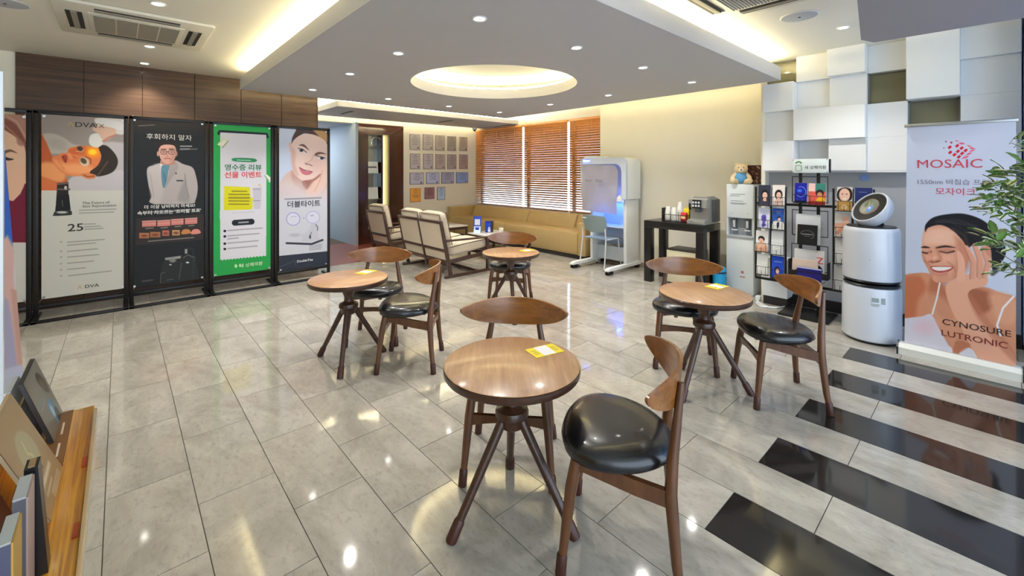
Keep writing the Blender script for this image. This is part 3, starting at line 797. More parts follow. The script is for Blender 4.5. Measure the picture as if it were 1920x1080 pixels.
def art3(A):
    A.view(390, 220, 6.75)
    A.rect(-100, -100, 1100, 3000, (40, 158, 76))
    A.line([(135, 205), (150, 178), (740, 215), (752, 248)], 34, (16, 30, 34), 6)
    A.poly([(155, 190), (738, 222), (738, 1500), (155, 1500)], (214, 212, 222), 3, sm=False)
    A.view(390, 380, 6.35)
    pts = [(145, -200), (692, -200), (692, 628)] + [p for k in range(14) for p in ((692-k*39-12, 640+k*3.8), (692-k*39-30, 628+k*3.8))] + [(145, 680)]
    A.poly(pts, (214, 212, 222), 3, sm=False)
    A.view(390, 220, 6.75)
    A.poly([(115, 345), (190, 262), (268, 295), (200, 388)], (206, 214, 170), 4, sm=False); A.poly([(140, 345), (195, 285), (240, 303), (190, 368)], (222, 222, 214), 4, sm=False); A.line([(180, 385), (255, 300)], 8, (110, 130, 70), 5)
    A.poly([(715, 735), (740, 718), (790, 760), (790, 825), (770, 818)], (222, 228, 214), 4, sm=False); A.line([(718, 738), (772, 805)], 9, (110, 130, 110), 5)
    A.poly([(330, 515), (588, 523), (588, 566), (330, 556)], (44, 140, 92), 4); A.words(370, 540, 540, 546, 16, (214, 230, 220), 2, .9)
    A.poly([(205, 870), (530, 885), (548, 1190), (205, 1190)], (214, 208, 20), 4, sm=False)
    A.view(390, 380, 6.35)
    A.poly([(140, 92), (560, 80), (560, 200), (140, 200)], (214, 212, 222), 4, sm=False); A.poly([(190, -60), (532, -60), (528, 68), (192, 88)], (214, 208, 20), 4, sm=False)
    A.view(390, 220, 6.75)
    for i, y in enumerate((935, 975, 1018, 1058, 1098)): A.words(265+(40 if i == 0 else 0), y, 520-(30 if i == 0 else 0), y+2, 26 if i == 2 else 20, (92, 88, 20), i+20, .8)
    # cosmetic bottle beside the yellow box
    A.poly([(565, 890), (680, 880), (672, 1080), (660, 1160), (580, 1160), (572, 1060)], (196, 192, 206), 8, sm=False); A.words(570, 912, 670, 908, 12, (120, 120, 130), 3)
    A.ell(652, 858, 16, 10, (222, 184, 110), .5); A.words(575, 1056, 660, 1054, 12, (100, 100, 112), 9)
    A.view(390, 380, 6.35)
    A.words(290, 122, 560, 108, 6, (150, 150, 160), 4)
    A.line([(318, 240), (520, 226)], 68, (26, 28, 38), 5); A.words(368, 238, 478, 230, 24, (214, 214, 220), 1, .9)
    for i, y in enumerate((338, 402, 488, 552)):
        A.ell(200, y, 17, 15, (32, 30, 36), .2); A.words(235, y-6, 645-(20*i), y-36, 17, (120, 118, 128), i+40, .75)
    A.words(235, 432, 360, 420, 17, (120, 118, 128), 50, .75)
    A.ell(332, 754, 17, 22, (190, 224, 170), .4); A.ell(382, 746, 14, 20, (190, 224, 170), .4)
def art4(A):
    A.view(510, 225, 6.75)
    A.rect(-100, -100, 1000, 2400, (190, 202, 226))
    A.poly([(60, 1000), (100, 800), (240, 640), (500, 640), (720, 840), (760, 1150), (60, 1150)], (204, 178, 172), 14)
    A.poly([(250, 640), (330, 720), (500, 760), (460, 880), (320, 860), (250, 760)], (182, 144, 136), 40, al=.8)
    A.poly([(250, 320), (255, 230), (300, 140), (340, 90), (700, 90), (720, 300), (600, 260), (480, 180), (380, 180), (290, 280)], (74, 56, 56), 10)
    A.poly([(500, 100), (620, 110), (700, 180), (720, 280), (640, 260), (560, 170)], (176, 140, 100), 20)
    A.poly([(215, 290), (250, 300), (250, 390), (225, 400)], (216, 178, 168), 8)
    A.poly([(245, 320), (290, 240), (380, 185), (500, 180), (610, 220), (690, 290), (700, 420), (690, 560), (620, 690), (520, 750), (410, 770), (330, 730), (270, 640), (240, 480)], (222, 196, 190), 8)
    A.poly([(250, 340), (300, 420), (290, 560), (330, 700), (270, 640), (242, 480)], (196, 158, 152), 40, al=.8)
    A.ell(560, 560, 100, 120, (212, 178, 172), 1.2, 0, .6)
    A.poly([(340, 320), (390, 305), (430, 330), (470, 385), (420, 350), (380, 330)], (104, 78, 72), 8)
    A.poly([(560, 415), (620, 405), (690, 435), (620, 430), (540, 450)], (104, 78, 72), 8)
    A.poly([(330, 355), (380, 370), (440, 410), (400, 415), (350, 400)], (210, 206, 214), 8); A.ell(372, 385, 24, 18, (40, 40, 64), .5); A.line([(330, 358), (385, 368), (436, 410)], 9, (50, 38, 42), 7)
    A.poly([(560, 455), (620, 470), (670, 480), (640, 500), (590, 490)], (210, 206, 214), 8); A.ell(632, 484, 22, 16, (40, 40, 64), .5); A.line([(558, 452), (620, 466), (672, 482)], 9, (50, 38, 42), 7)
    A.line([(530, 440), (500, 510), (420, 550), (440, 568)], 10, (190, 150, 146), 14, .8); A.line([(420, 552), (470, 562), (505, 578)], 13, (150, 104, 104), 10)
    A.poly([(345, 600), (400, 625), (440, 650), (512, 655), (480, 690), (420, 695), (370, 665)], (190, 112, 124), 8); A.line([(345, 600), (400, 630), (512, 656)], 8, (120, 56, 66), 7)
    # hand along the cheek
    A.poly([(520, 740), (600, 680), (630, 620), (660, 560), (690, 540), (700, 700), (660, 850), (580, 960), (430, 960), (450, 860)], (220, 188, 176), 8)
    A.poly([(380, 780), (520, 745), (610, 680), (600, 720), (500, 800), (440, 880)], (150, 96, 90), 14, al=.8)
    A.line([(640, 640), (600, 780), (540, 900)], 7, (180, 136, 126), 9, .8); A.line([(530, 760), (480, 850)], 7, (180, 136, 126), 9, .8)
    A.poly([(60, 800), (350, 800), (500, 960), (700, 860), (760, 1200), (60, 1200)], (206, 196, 204), 120, al=.8)
    A.rect(-60, 985, 1000, 2400, (198, 200, 212), 120)
    A.words(165, 1002, 620, 985, 22, (110, 108, 124), 3, .8)
    A.view(510, 370, 6.75)
    A.ell(268, 274, 88, 84, (136, 132, 206), .06); A.ell(268, 274, 80, 76, (206, 208, 226), .06); A.words(240, 246, 310, 242, 12, (150, 150, 190), 2)
    A.ell(520, 254, 86, 78, (136, 132, 206), .06); A.ell(520, 254, 81, 73, (206, 208, 226), .06); A.words(490, 232, 545, 226, 18, (120, 120, 150), 4)
    A.rect(390, 258, 412, 266, (150, 150, 180), 4)
    A.poly([(380, 560), (375, 480), (450, 430), (500, 340), (560, 335), (580, 470), (600, 545)], (190, 192, 204), 8, sm=False); A.line([(555, 345), (580, 380), (575, 420)], 10, (80, 84, 92), 6); A.ell(482, 500, 12, 26, (60, 64, 74), .4)
    A.line([(482, 490), (500, 440)], 8, (90, 92, 100), 6); A.ell(290, 478, 70, 22, (178, 178, 190), .8)
    A.line([(185, 580), (500, 592), (640, 540)], 26, (58, 62, 72), 5); A.poly([(470, 612), (640, 580), (625, 660), (470, 680)], (176, 178, 190), 8, sm=False)
    A.poly([(60, 745), (720, 680), (720, 1000), (60, 1000)], (46, 52, 66), 4, sm=False); A.line([(80, 890), (290, 800), (300, 860)], 6, (86, 92, 106), 8)

t, A, P = poster_stand(-1.30, -.63, -1.245, -.66, .19, 1.97, 'black frame stand with a poster of a face above a burgundy band, leftmost', art0)
t, A, P = poster_stand(-.622, .066, -.566, .046, .19, 1.99, 'black frame stand with a white poster of a woman lying under a treatment handpiece', art1)
lettering('DVA', t, P(.50, .048), XD, UD, .068, ink((40, 34, 30)), bold=.012, sx=1.15); lettering('Λ', t, P(.325, .048), XD, UD, .064, ink((196, 150, 84)), bold=.006, sx=1.1)
lettering('TX', t, P(.665, .049), XD, UD, .058, ink((70, 60, 52)), sx=1.0)
lettering('The Future of\nSkin Rejuvenation', t, P(.46, .498), XD, UD, .036, ink((70, 70, 68)), 'LEFT', bold=.006)
lettering('25', t, P(.385, .625), XD, UD, .105, ink((40, 38, 36)), bold=.01, sx=1.15)
lettering('DVA', t, P(.575, .962), XD, UD, .046, ink((60, 56, 50)), bold=.01, sx=1.15); lettering('Λ', t, P(.43, .962), XD, UD, .046, ink((206, 166, 80)), bold=.01, sx=1.1)
t, A, P = poster_stand(.072, .772, .097, .73, .178, 2.005, 'black frame stand with a dark poster of a doctor in a white coat', art2)
lettering('후회하지 말자', t, P(.50, .105), XD, UD, .070, ink((214, 208, 200)), bold=0)
lettering('더 이상 낭비하지 마세요!', t, P(.51, .528), XD, UD, .044, ink((220, 218, 214)), bold=.022)
lettering("속부터 차오르는 '트리필 프로'", t, P(.51, .562), XD, UD, .046, ink((220, 218, 214)), bold=.024)
t, A, P = poster_stand(.782, 1.466, .822, 1.432, .185, 2.0, 'black frame stand with a green receipt review event poster', art3)
lettering('영수증 리뷰', t, P(.505, .288), XD, UD, .082, ink((30, 118, 72)), bold=.02)
lettering('선물 이벤트', t, P(.505, .338), XD, UD, .082, ink((214, 74, 66)), bold=.02)
lettering('새 상쾌의원', t, P(.64, .953), XD, UD, .052, ink((206, 232, 190)), bold=.012)
t, A, P = poster_stand(1.474, 2.172, 1.529, 2.135, .138, 1.999, 'black frame stand with a pale poster of a woman touching her cheek, rightmost', art4)
lettering('더블타이트', t, P(.50, .540), XD, UD, .092, ink((52, 54, 66)), bold=.02)
lettering('DoubleTite', t, P(.52, .947), XD, UD, .044, ink((206, 212, 222)), bold=.02)

# ------------------------------------------------------------------ roll-up banner at the right
BX0, BY0, BX1, BY1 = 4.60, .462, 4.585, -.125
def art_b(A):
    A.view(1680, 370, 3.086)
    A.rect(-200, -700, 1200, 1400, (198, 204, 224))
    A.poly([(-200, -600), (900, -600), (900, 120), (-200, 120)], (200, 206, 228), 200)
    sk, lt, dk = (206, 142, 112), (228, 172, 146), (150, 88, 66)
    # body
    A.poly([(20, 470), (60, 448), (150, 436), (215, 450), (260, 500), (330, 520), (420, 520), (520, 520), (600, 550), (690, 575), (760, 620), (760, 1120), (10, 1120)], sk, 6)
    A.poly([(40, 480), (130, 455), (180, 520), (130, 600), (110, 700), (36, 710)], (190, 112, 80), 30)
    A.poly([(210, 460), (260, 500), (300, 560), (330, 700), (250, 680), (190, 560)], (176, 104, 76), 26, al=.8)
    A.poly([(300, 560), (420, 690), (560, 640), (560, 560), (430, 520), (400, 540)], (150, 84, 60), 26, al=.75)
    A.poly([(540, 560), (690, 590), (690, 720), (600, 730)], (216, 156, 126), 40)
    A.poly([(190, 560), (300, 600), (380, 730), (340, 860), (240, 760)], (214, 154, 124), 40, al=.7)
    # head
    A.poly([(160, 200), (185, 170), (300, 160), (400, 210), (430, 320), (400, 420), (330, 480), (270, 500), (220, 480), (190, 420), (155, 360), (150, 300)], (222, 160, 134), 6)
    A.poly([(170, 205), (230, 180), (330, 190), (380, 240), (330, 275), (230, 270), (165, 270)], (234, 182, 158), 26)
    A.poly([(340, 220), (430, 300), (420, 420), (330, 480), (350, 400), (360, 300)], (196, 126, 100), 30, al=.7)
    A.poly([(172, 200), (172, 160), (215, 118), (300, 98), (400, 96), (500, 130), (570, 190), (620, 250), (635, 330), (590, 400), (560, 420), (545, 300), (480, 260), (420, 290), (390, 250), (330, 190), (260, 160), (190, 175)], (30, 30, 38), 6)
    A.line([(330, 180), (400, 220), (420, 280)], 16, (70, 54, 52), 18, .8); A.line([(240, 140), (360, 130), (470, 170)], 10, (62, 62, 72), 14, .6)
    A.line([(550, 360), (585, 420), (560, 440)], 26, (40, 38, 46), 14, .8)
    # brows, closed eyes, nose, smile
    A.poly([(145, 290), (170, 282), (200, 292), (170, 294)], (60, 40, 38), 5); A.poly([(236, 288), (290, 278), (350, 292), (290, 290), (240, 296)], (60, 40, 38), 5)
    A.line([(155, 318), (180, 324), (205, 316)], 9, (70, 44, 40), 7); A.line([(255, 312), (300, 322), (340, 312)], 9, (70, 44, 40), 7)
    A.ell(290, 306, 40, 10, (196, 128, 106), .8, -4, .7)
    A.poly([(195, 300), (215, 340), (262, 365), (235, 376), (195, 372), (186, 350)], (212, 142, 116), 10); A.line([(190, 372), (215, 378), (258, 368)], 7, (150, 86, 68), 8)
    A.line([(168, 365), (205, 400), (220, 440)], 8, (176, 108, 84), 10, .6); A.line([(300, 372), (340, 400), (345, 430)], 8, (182, 112, 88), 10, .6)
    A.poly([(200, 402), (260, 398), (335, 402), (310, 428), (260, 440), (225, 430)], (170, 76, 70), 5); A.poly([(210, 405), (260, 402), (326, 405), (300, 420), (260, 426), (226, 420)], (240, 232, 228), 4)
    A.ell(270, 470, 45, 22, (212, 150, 124), .9)
    A.ell(250, 235, 70, 34, (240, 194, 170), 1.4, -6, .7); A.ell(300, 352, 34, 22, (236, 172, 148), 1.3, 0, .8); A.ell(196, 350, 16, 18, (234, 174, 150), 1.3, 0, .6)
    A.line([(236, 296), (252, 330), (264, 360)], 12, (190, 122, 98), 16, .7); A.ell(226, 352, 14, 10, (236, 184, 160), 1.0, 0, .8); A.line([(205, 368), (214, 374)], 5, (110, 58, 50), 5, .8); A.line([(236, 374), (250, 370)], 5, (110, 58, 50), 5, .8)
    A.line([(158, 330), (172, 372), (196, 420), (214, 462)], 8, (178, 112, 88), 14, .6); A.line([(226, 446), (262, 452), (300, 444)], 8, (186, 116, 96), 12, .7); A.line([(232, 434), (262, 438), (296, 432)], 6, (214, 130, 120), 6, .8)
    A.line([(250, 500), (320, 506), (390, 470)], 14, (150, 86, 64), 20, .6)
    for k in range(7): A.line([(200+k*30, 150-k*2), (290+k*36, 128+k*10), (380+k*30, 180+k*22)], 3, (84, 82, 92), 6, .35)
    # hand holding the cheek, fore-arm
    A.poly([(290, 520), (330, 480), (400, 450), (480, 440), (530, 460), (520, 510), (430, 540), (430, 600), (520, 740), (640, 860), (700, 960), (700, 1080), (500, 960), (380, 760), (310, 620)], (226, 168, 142), 6)
    A.poly([(430, 560), (560, 740), (690, 900), (690, 960), (560, 820), (450, 660)], (186, 118, 92), 22, al=.6)
    A.poly([(355, 480), (362, 400), (355, 320), (370, 312), (398, 360), (402, 440), (395, 490)], (230, 174, 150), 5)
    for f in ([(400, 290), (415, 282), (450, 330), (470, 380), (462, 460), (430, 470), (436, 380)], [(446, 280), (465, 272), (500, 330), (512, 390), (500, 470), (470, 460), (472, 360)],
              [(494, 296), (515, 282), (540, 320), (556, 380), (530, 460), (500, 465), (520, 380)]):
        A.poly(f, (218, 158, 134), 4); A.line([f[0], f[6], f[5]], 6, (172, 106, 84), 8, .7); A.line([f[1], f[2], f[3], f[4]], 8, (236, 186, 164), 12, .6)
    A.poly([(498, 288), (545, 288), (552, 350), (530, 330), (510, 300)], (206, 140, 116), 5)
    # dress
    A.poly([(36, 720), (60, 700), (150, 690), (205, 678), (250, 760), (300, 850), (330, 900), (330, 1120), (10, 1120)], (214, 210, 222), 5)
    A.ell(170, 750, 60, 46, (222, 186, 200), 1.2, 0, .7); A.poly([(365, 900), (410, 870), (450, 890), (470, 960), (360, 960)], (210, 208, 220), 5)
    A.line([(256, 498), (240, 580), (212, 676)], 10, (232, 228, 230), 4); A.line([(680, 575), (620, 640), (585, 740), (605, 800)], 12, (232, 228, 232), 4)
    A.poly([(330, 900), (350, 830), (430, 850), (400, 880), (350, 910)], (180, 108, 80), 12, al=.7)
    # mosaic cube emblem
    A.view(1680, 220, 6)
    for x, y, r_, c in ((563, 274, 12, (120, 70, 90)), (540, 346, 11, (150, 90, 110)), (624, 284, 17, (206, 50, 70))): A.poly([(x-r_, y), (x, y-r_*.8), (x+r_, y), (x, y+r_*.8)], c, 3, sm=False)
    for x, y in ((606, 336), (690, 320), (740, 346), (786, 372), (698, 382), (746, 406), (612, 394), (660, 420), (710, 444)):
        A.poly([(x-26, y+4), (x+4, y-22), (x+26, y-4), (x-4, y+22)], (206, 36, 56), 4, sm=False)
    for p in ([(700, 290), (745, 282), (785, 300), (740, 306)], [(790, 312), (830, 316), (860, 334), (820, 330)], [(660, 262), (690, 260), (710, 270), (680, 272)], [(820, 346), (860, 336), (900, 358), (850, 356)],
              [(820, 390), (850, 366), (900, 362), (870, 380)], [(780, 430), (815, 402), (862, 394), (836, 418)], [(735, 470), (770, 440), (826, 430), (800, 456)]): A.poly(p, (222, 92, 124), 4, sm=False)
t = thing('rollup_banner', 'white roll-up banner of a smiling dark-haired woman holding her cheek', 'banner', ((BX0+BX1)/2, (BY0+BY1)/2, 0))
ox, oy = t.location.x, t.location.y
zb, zt = .085, 1.79
tl, tr, br, bl = (BX0, BY0-.015, zt), (BX1, BY1+.012, zt), (BX1, BY1+.012, zb), (BX0, BY0+.0, zb)
A = wall_art('print_banner', 420, 1230, (206, 210, 224), tl, tr, br, bl); art_b(A)
loc = lambda p, dx=0: (p[0]-ox+dx, p[1]-oy, p[2])
m_ = MB(); q = [loc(p, .003) for p in (tl, tr, br, bl)]; q2 = [loc(p, .0045) for p in (tl, tr, br, bl)]
m_._add(q+q2, [(0, 1, 2, 3), (7, 6, 5, 4), (0, 4, 5, 1), (1, 5, 6, 2), (2, 6, 7, 3), (3, 7, 4, 0)])
sheet = m_.build('sheet', WHITE_PLASTIC, t)
printed('banner_print', A.mat(.35), loc(tl), loc(tr), loc(br), loc(bl), sheet)
MB().box(-.012, BY1-oy, zt-.012-0, .012, BY0-oy, zt+.012, bev=.004).build('top_bar', mat('brushed_aluminium', (176, 180, 184), .3, metal=.8), t)
cs = MB().prism([(-.06, .0), (.07, .0), (.07, .05), (.03, .082), (-.03, .082), (-.06, .055)], 'y', BY1-oy-.02, BY0-oy+.03).build('cassette', mat('banner_cassette', (222, 222, 214), .35), t)
for yy in (BY1-oy-.028, BY0-oy+.03): MB().prism([(-.065, 0), (.075, 0), (.075, .052), (.03, .088), (-.03, .088), (-.065, .058)], 'y', yy, yy+.01).build('end_cap', BLACK_PLASTIC, t)
MB().cyl((.02, 0, .08), (.012, 0, zt), .008, n=8).build('pole', CHROME, t)
bd, bu = Vector((tr[0]-tl[0], tr[1]-tl[1], 0)).normalized(), (0, 0, 1)
def BP(u, v, e=.002):
    p = Vector(tl)*(1-u)*(1-v)+Vector(tr)*u*(1-v)+Vector(br)*u*v+Vector(bl)*(1-u)*v
    return (p.x-ox-e, p.y-oy, p.z)
lettering('MOSAIC', t, BP(.10, .178), bd, bu, .090, ink((206, 60, 84)), 'LEFT', sx=1.05, space=1.02)
lettering('1550nm 비침습 프락셔널', t, BP(.10, .258), bd, bu, .046, ink((120, 118, 140)), 'LEFT')
lettering('모자이크', t, BP(.29, .300), bd, bu, .058, ink((206, 76, 104)), 'LEFT', bold=.006)
lettering('CYNOSURE', t, BP(.365, .873), bd, bu, .062, ink((52, 32, 30)), 'LEFT', sx=1.07, bold=.004)
lettering('LUTRONIC', t, BP(.355, .923), bd, bu, .062, ink((126, 40, 34)), 'LEFT', sx=1.09, bold=.002)

# ------------------------------------------------------------------ cafe tables
TZ = .63
def make_table(label, loc, deg):
    t = thing('cafe_table', label, 'table', loc, R(deg), group='round walnut cafe tables')
    r = .285
    MB().lathe([(0, TZ-.005), (r-.006, TZ-.005), (r-.002, TZ-.002), (r-.006, TZ), (0, TZ)], n=72).build('table_top', TABLE_TOP, t)
    MB().lathe([(0, TZ-.042), (r-.03, TZ-.042), (r-.004, TZ-.034), (r, TZ-.028), (r, TZ-.008), (r-.004, TZ-.0052), (0, TZ-.0052)], n=72).build('top_edge', TABLE_EDGE, t)
    MB().lathe([(0, TZ-.043), (.082, TZ-.043), (.074, TZ-.060), (.052, TZ-.092), (.036, TZ-.128), (.031, TZ-.150), (.034, TZ-.172), (.050, TZ-.184), (.066, TZ-.190),
                (.070, TZ-.202), (.070, TZ-.216), (.058, TZ-.232), (.052, TZ-.262), (.038, TZ-.272), (0, TZ-.272)], n=36).build('column', TABLE_EDGE, t)
    for k in range(3):
        a = k*2*math.pi/3; c, s = math.cos(a), math.sin(a)
        P = lambda rr, z: (rr*c, rr*s, z)
        lg = MB().tube([P(.030, .425), P(.10, .306), P(.245, .060), P(.252, .048)], [.020, .0195, .0165, .016], 14).build('leg', TABLE_EDGE, t)
        MB().tube([P(.238, .072), P(.243, .064), P(.276, .006), P(.279, .0)], [.018, .0215, .0225, .021], 14).build('foot_sleeve', SLEEVE, lg)
    return t
tab = make_table('round cafe table closest to the camera, with a yellow card', (1.222, 1.352, 0), 50)
dup(tab, (1.28, 3.255, 0), R(357), 'round cafe table on the left, in front of the poster stands')
dup(tab, (2.872, 1.278, 0), R(57), 'round cafe table on the right, near the brochure rack')
dup(tab, (2.895, 3.222, 0), R(236), 'round cafe table at the back, in front of the mustard sofa')

# yellow message cards, one lying on each table
YEL = mat('card_yellow', (232, 212, 40), .3); CARD_W = mat('card_white', (232, 232, 238), .25)
def card(cx, cy, rz, label, z=TZ):
    t = thing('table_card', label, 'card', (cx, cy, z+.0006), rz, group='yellow cards on the cafe tables')
    MB().box(-.074, -.050, 0, .074, .050, .0012).build('card', YEL, t)
    MB().box(-.030, -.046, .0012, .032, .046, .0016).build('white_field', CARD_W, t)
    m_ = MB()
    for y in (-.018, -.002, .014): m_.box(-.062, y-.002, .0012, -.036, y+.002, .0015); m_.box(.038, y-.002, .0012, .062, y+.002, .0015)
    m_.build('printed_lines', mat('card_print', (140, 124, 30), .5), t)
card(1.408, 1.340, R(-13), 'yellow card on the cafe table closest to the camera')
card(1.455, 3.345, R(27), 'yellow card on the left cafe table')
card(3.085, 1.285, R(-7), 'yellow card on the right cafe table near the brochure rack')
card(3.070, 3.165, R(-6), 'yellow card on the back cafe table')

# ------------------------------------------------------------------ cafe chairs (local +x is forward)
def make_chair(label, loc, deg):
    t = thing('cafe_chair', label, 'chair', loc, R(deg), group='walnut cafe chairs with black seats')
    # seat cushion: egg-shaped, wider to the front, softly domed
    prof = [(0, .474), (.35, .475), (.62, .472), (.82, .464), (.93, .452), (.985, .436), (1.0, .420), (.975, .406), (.90, .398), (0, .398)]
    m_ = MB(); n = 56; rows = []
    for f, z in prof:
        if f == 0: rows.append([m_.bm.verts.new((.005, 0, z))]); continue
        row = []
        for k in range(n):
            a = k*2*math.pi/n; c, s = math.cos(a), math.sin(a)
            e = 2/2.2
            x = math.copysign(abs(c)**e, c)*.212; y = math.copysign(abs(s)**e, s)*(.226+.040*c)
            dz = .010*(f**2)*(math.cos(2*a)) if z > .43 else 0
            row.append(m_.bm.verts.new((.016+x*f, y*f, z-dz*.6+(.05*x*f if z > .41 else 0))))
        rows.append(row)
    for a, b in zip(rows, rows[1:]):
        for k in range(n):
            q = []
            for v in (a[k % len(a)], a[(k+1) % len(a)], b[(k+1) % len(b)], b[k % len(b)]):
                if v not in q: q.append(v)
            m_.bm.faces.new(q)
    m_.build('seat', BLACK_LEATHER, t, sharp=80)
    # bent veneer backrest
    nx, nz = 40, 8; T = .006
    m_ = MB(); fr, bk = [], []
    for i in range(nx+1):
        u = -1+2*i/nx; uu = math.sin(u*math.pi/2)
        zt = .704+.043*max(0, 1-abs(uu)**2.0)**.62; zb = .699-.094*max(0, 1-abs(uu)**2.3)**.62
        y = .278*uu; x = -.206+.122*abs(uu)**2.0
        a = math.atan2(.30*uu, .276)
        rf, rb = [], []
        for j in range(nz+1):
            z = zb+(zt-zb)*j/nz; xx = x-.10*(z-.66)
            rf.append(m_.bm.verts.new((xx+T*math.cos(a), y-T*math.sin(a), z))); rb.append(m_.bm.verts.new((xx-T*math.cos(a), y+T*math.sin(a), z)))
        fr.append(rf); bk.append(rb)
    F_ = m_.bm.faces.new
    for i in range(nx):
        for j in range(nz):
            F_([fr[i][j], fr[i+1][j], fr[i+1][j+1], fr[i][j+1]]); F_([bk[i][j+1], bk[i+1][j+1], bk[i+1][j], bk[i][j]])
        F_([fr[i][nz], fr[i+1][nz], bk[i+1][nz], bk[i][nz]]); F_([bk[i][0], bk[i+1][0], fr[i+1][0], fr[i][0]])
    for i in (0, nx):
        for j in range(nz): F_([fr[i][j], fr[i][j+1], bk[i][j+1], bk[i][j]])
    m_.build('backrest', BACK_WOOD, t, sharp=50)
    for s in (-1, 1):
        f = MB().tube([(.150, .168*s, .398), (.168, .180*s, .30), (.196, .200*s, .06), (.197, .201*s, .045)], [.0205, .0215, .0150, .0148], 12).build('leg', CHAIR_WOOD, t)
        MB().tube([(.195, .1995*s, .075), (.1965, .200*s, .068), (.2015, .2045*s, .004), (.202, .205*s, 0)], [.0160, .0190, .0195, .018], 12).build('foot_sleeve', SLEEVE, f)
        b = MB().tube([(-.206, .118*s, .700), (-.194, .130*s, .60), (-.174, .158*s, .44), (-.168, .172*s, .34), (-.186, .190*s, .12), (-.194, .198*s, .06), (-.195, .199*s, .045)],
                      [.0110, .0150, .0200, .0215, .0175, .0150, .0148], 12).build('leg', CHAIR_WOOD, t)
        MB().tube([(-.1935, .197*s, .075), (-.1945, .198*s, .068), (-.1995, .2045*s, .004), (-.200, .205*s, 0)], [.0160, .0190, .0195, .018], 12).build('foot_sleeve', SLEEVE, b)
        # side rail, deeper towards the back leg
        m_ = MB().prism([(.160, .398), (.160, .355), (.125, .362), (-.05, .318), (-.168, .296), (-.168, .352), (-.05, .372), (.06, .396)], 'y', .158*s, .180*s)
        m_.build('side_rail', CHAIR_WOOD, t)
        MB().prism([(.16, .398), (.16, .372), (.0, .372), (-.12, .376), (-.12, .398)], 'y', .05*s, .075*s).build('seat_bearer', CHAIR_WOOD, t)
    # stretchers, arched below
    def arch(x, z0, z1, half, lift, th):
        pts = [(-half, z0), (half, z0)]
        up = [(-half+2*half*k/12, z1) for k in range(13)]
        lo = [(half-2*half*k/12, z0+lift*math.sin(math.pi*k/12)) for k in range(13)]
        return MB().prism(up+lo, 'x', x-th/2, x+th/2)
    arch(.168, .262, .312, .178, .020, .020).build('front_stretcher', CHAIR_WOOD, t)
    arch(-.172, .270, .325, .172, .022, .020).build('back_stretcher', CHAIR_WOOD, t)
    return t
ch = make_chair('walnut cafe chair with its back to the right, beside the closest table', (1.438, .958, 0), 121)
dup(ch, (1.444, 1.600, 0), R(222), 'walnut cafe chair tucked behind the closest table, seen from its front')
dup(ch, (1.626, 2.930, 0), R(139), 'walnut cafe chair with its back to the right, beside the left table')
dup(ch, (1.646, 3.556, 0), R(231), 'walnut cafe chair tucked behind the left table, facing the camera')
dup(ch, (3.128, .918, 0), R(128.5), 'walnut cafe chair right of the right table, near the brochure rack')
dup(ch, (3.160, 1.558, 0), R(209), 'walnut cafe chair tucked behind the right table, in front of the coffee console')
dup(ch, (3.163, 3.524, 0), R(218), 'walnut cafe chair behind the back table, in front of the sofa')

# ------------------------------------------------------------------ mustard sofa under the window
sx0, sx1, sy0, sy1 = 5.52, 6.37, 4.36, 8.30
t = thing('sofa', 'long mustard leather sofa under the brown window blinds', 'sofa', ((sx0+sx1)/2, (sy0+sy1)/2, 0))
ox, oy = t.location.x, t.location.y
bx = lambda a, b, c, d, e, f: (a-ox, b-oy, c, d-ox, e-oy, f)
Box('plinth', SOFA_BASE, bx(sx0+.03, sy0+.03, 0, sx1-.02, sy1-.03, .075), t)  # near-black plinth set back below the sofa base
Box('base', SOFA, bx(sx0+.012, sy0+.16, .07, sx1, sy1-.02, .30), t, bev=.015)
for a, b in ((sy0+.165, 6.36), (6.36, sy1-.17)):
    Box('seat_cushion', SOFA, bx(sx0, a+.0005, .10, sx1-.17, b-.0005, .425), t, bev=.012, seg=2)
yb = [sy0+.165, 5.05, 6.30, sy1-.17]
for a, b in zip(yb, yb[1:]):
    m_ = MB().prism([(sx1-.30-ox, .40), (sx1-ox, .40), (sx1-ox, .655), (sx1-.19-ox, .655)], 'y', a+.002-oy, b-.002-oy)
    bmesh.ops.bevel(m_.bm, geom=m_.bm.edges[:], offset=.028, segments=3, profile=.5, affect='EDGES')
    m_.build('back_cushion', SOFA, t)
Box('arm', SOFA, bx(sx0+.0, sy0, .06, sx1, sy0+.16, .60), t, bev=.02, seg=3)
Box('arm', SOFA, bx(sx0+.0, sy1-.17, .06, sx1, sy1, .64), t, bev=.02, seg=3)

# ------------------------------------------------------------------ lounge chairs (local +x is forward)
def pillow(x0, x1, y0, y1, z0, z1, puff=.02, M=None):
    """soft box cushion"""
    m_ = MB(); m_.box(x0, y0, z0, x1, y1, z1)
    bmesh.ops.subdivide_edges(m_.bm, edges=m_.bm.edges[:], cuts=6, use_grid_fill=True)
    cx, cy, cz = (x0+x1)/2, (y0+y1)/2, (z0+z1)/2
    for v in m_.bm.verts:
        a, b, c = (v.co.x-cx)/((x1-x0)/2), (v.co.y-cy)/((y1-y0)/2), (v.co.z-cz)/((z1-z0)/2)
        f = lambda p, q: (1-p**4)*(1-q**4)
        v.co.x += math.copysign(1, a)*puff*f(b, c)*(abs(a) > .99)-a*puff*.8*(abs(b)**6+abs(c)**6)*.5
        v.co.y += math.copysign(1, b)*puff*f(a, c)*(abs(b) > .99)-b*puff*.8*(abs(a)**6+abs(c)**6)*.5
        v.co.z += math.copysign(1, c)*puff*f(a, b)*(abs(c) > .99)-c*puff*.5*(abs(a)**6+abs(b)**6)*.5
    if M: m_.bm.transform(M)
    return m_
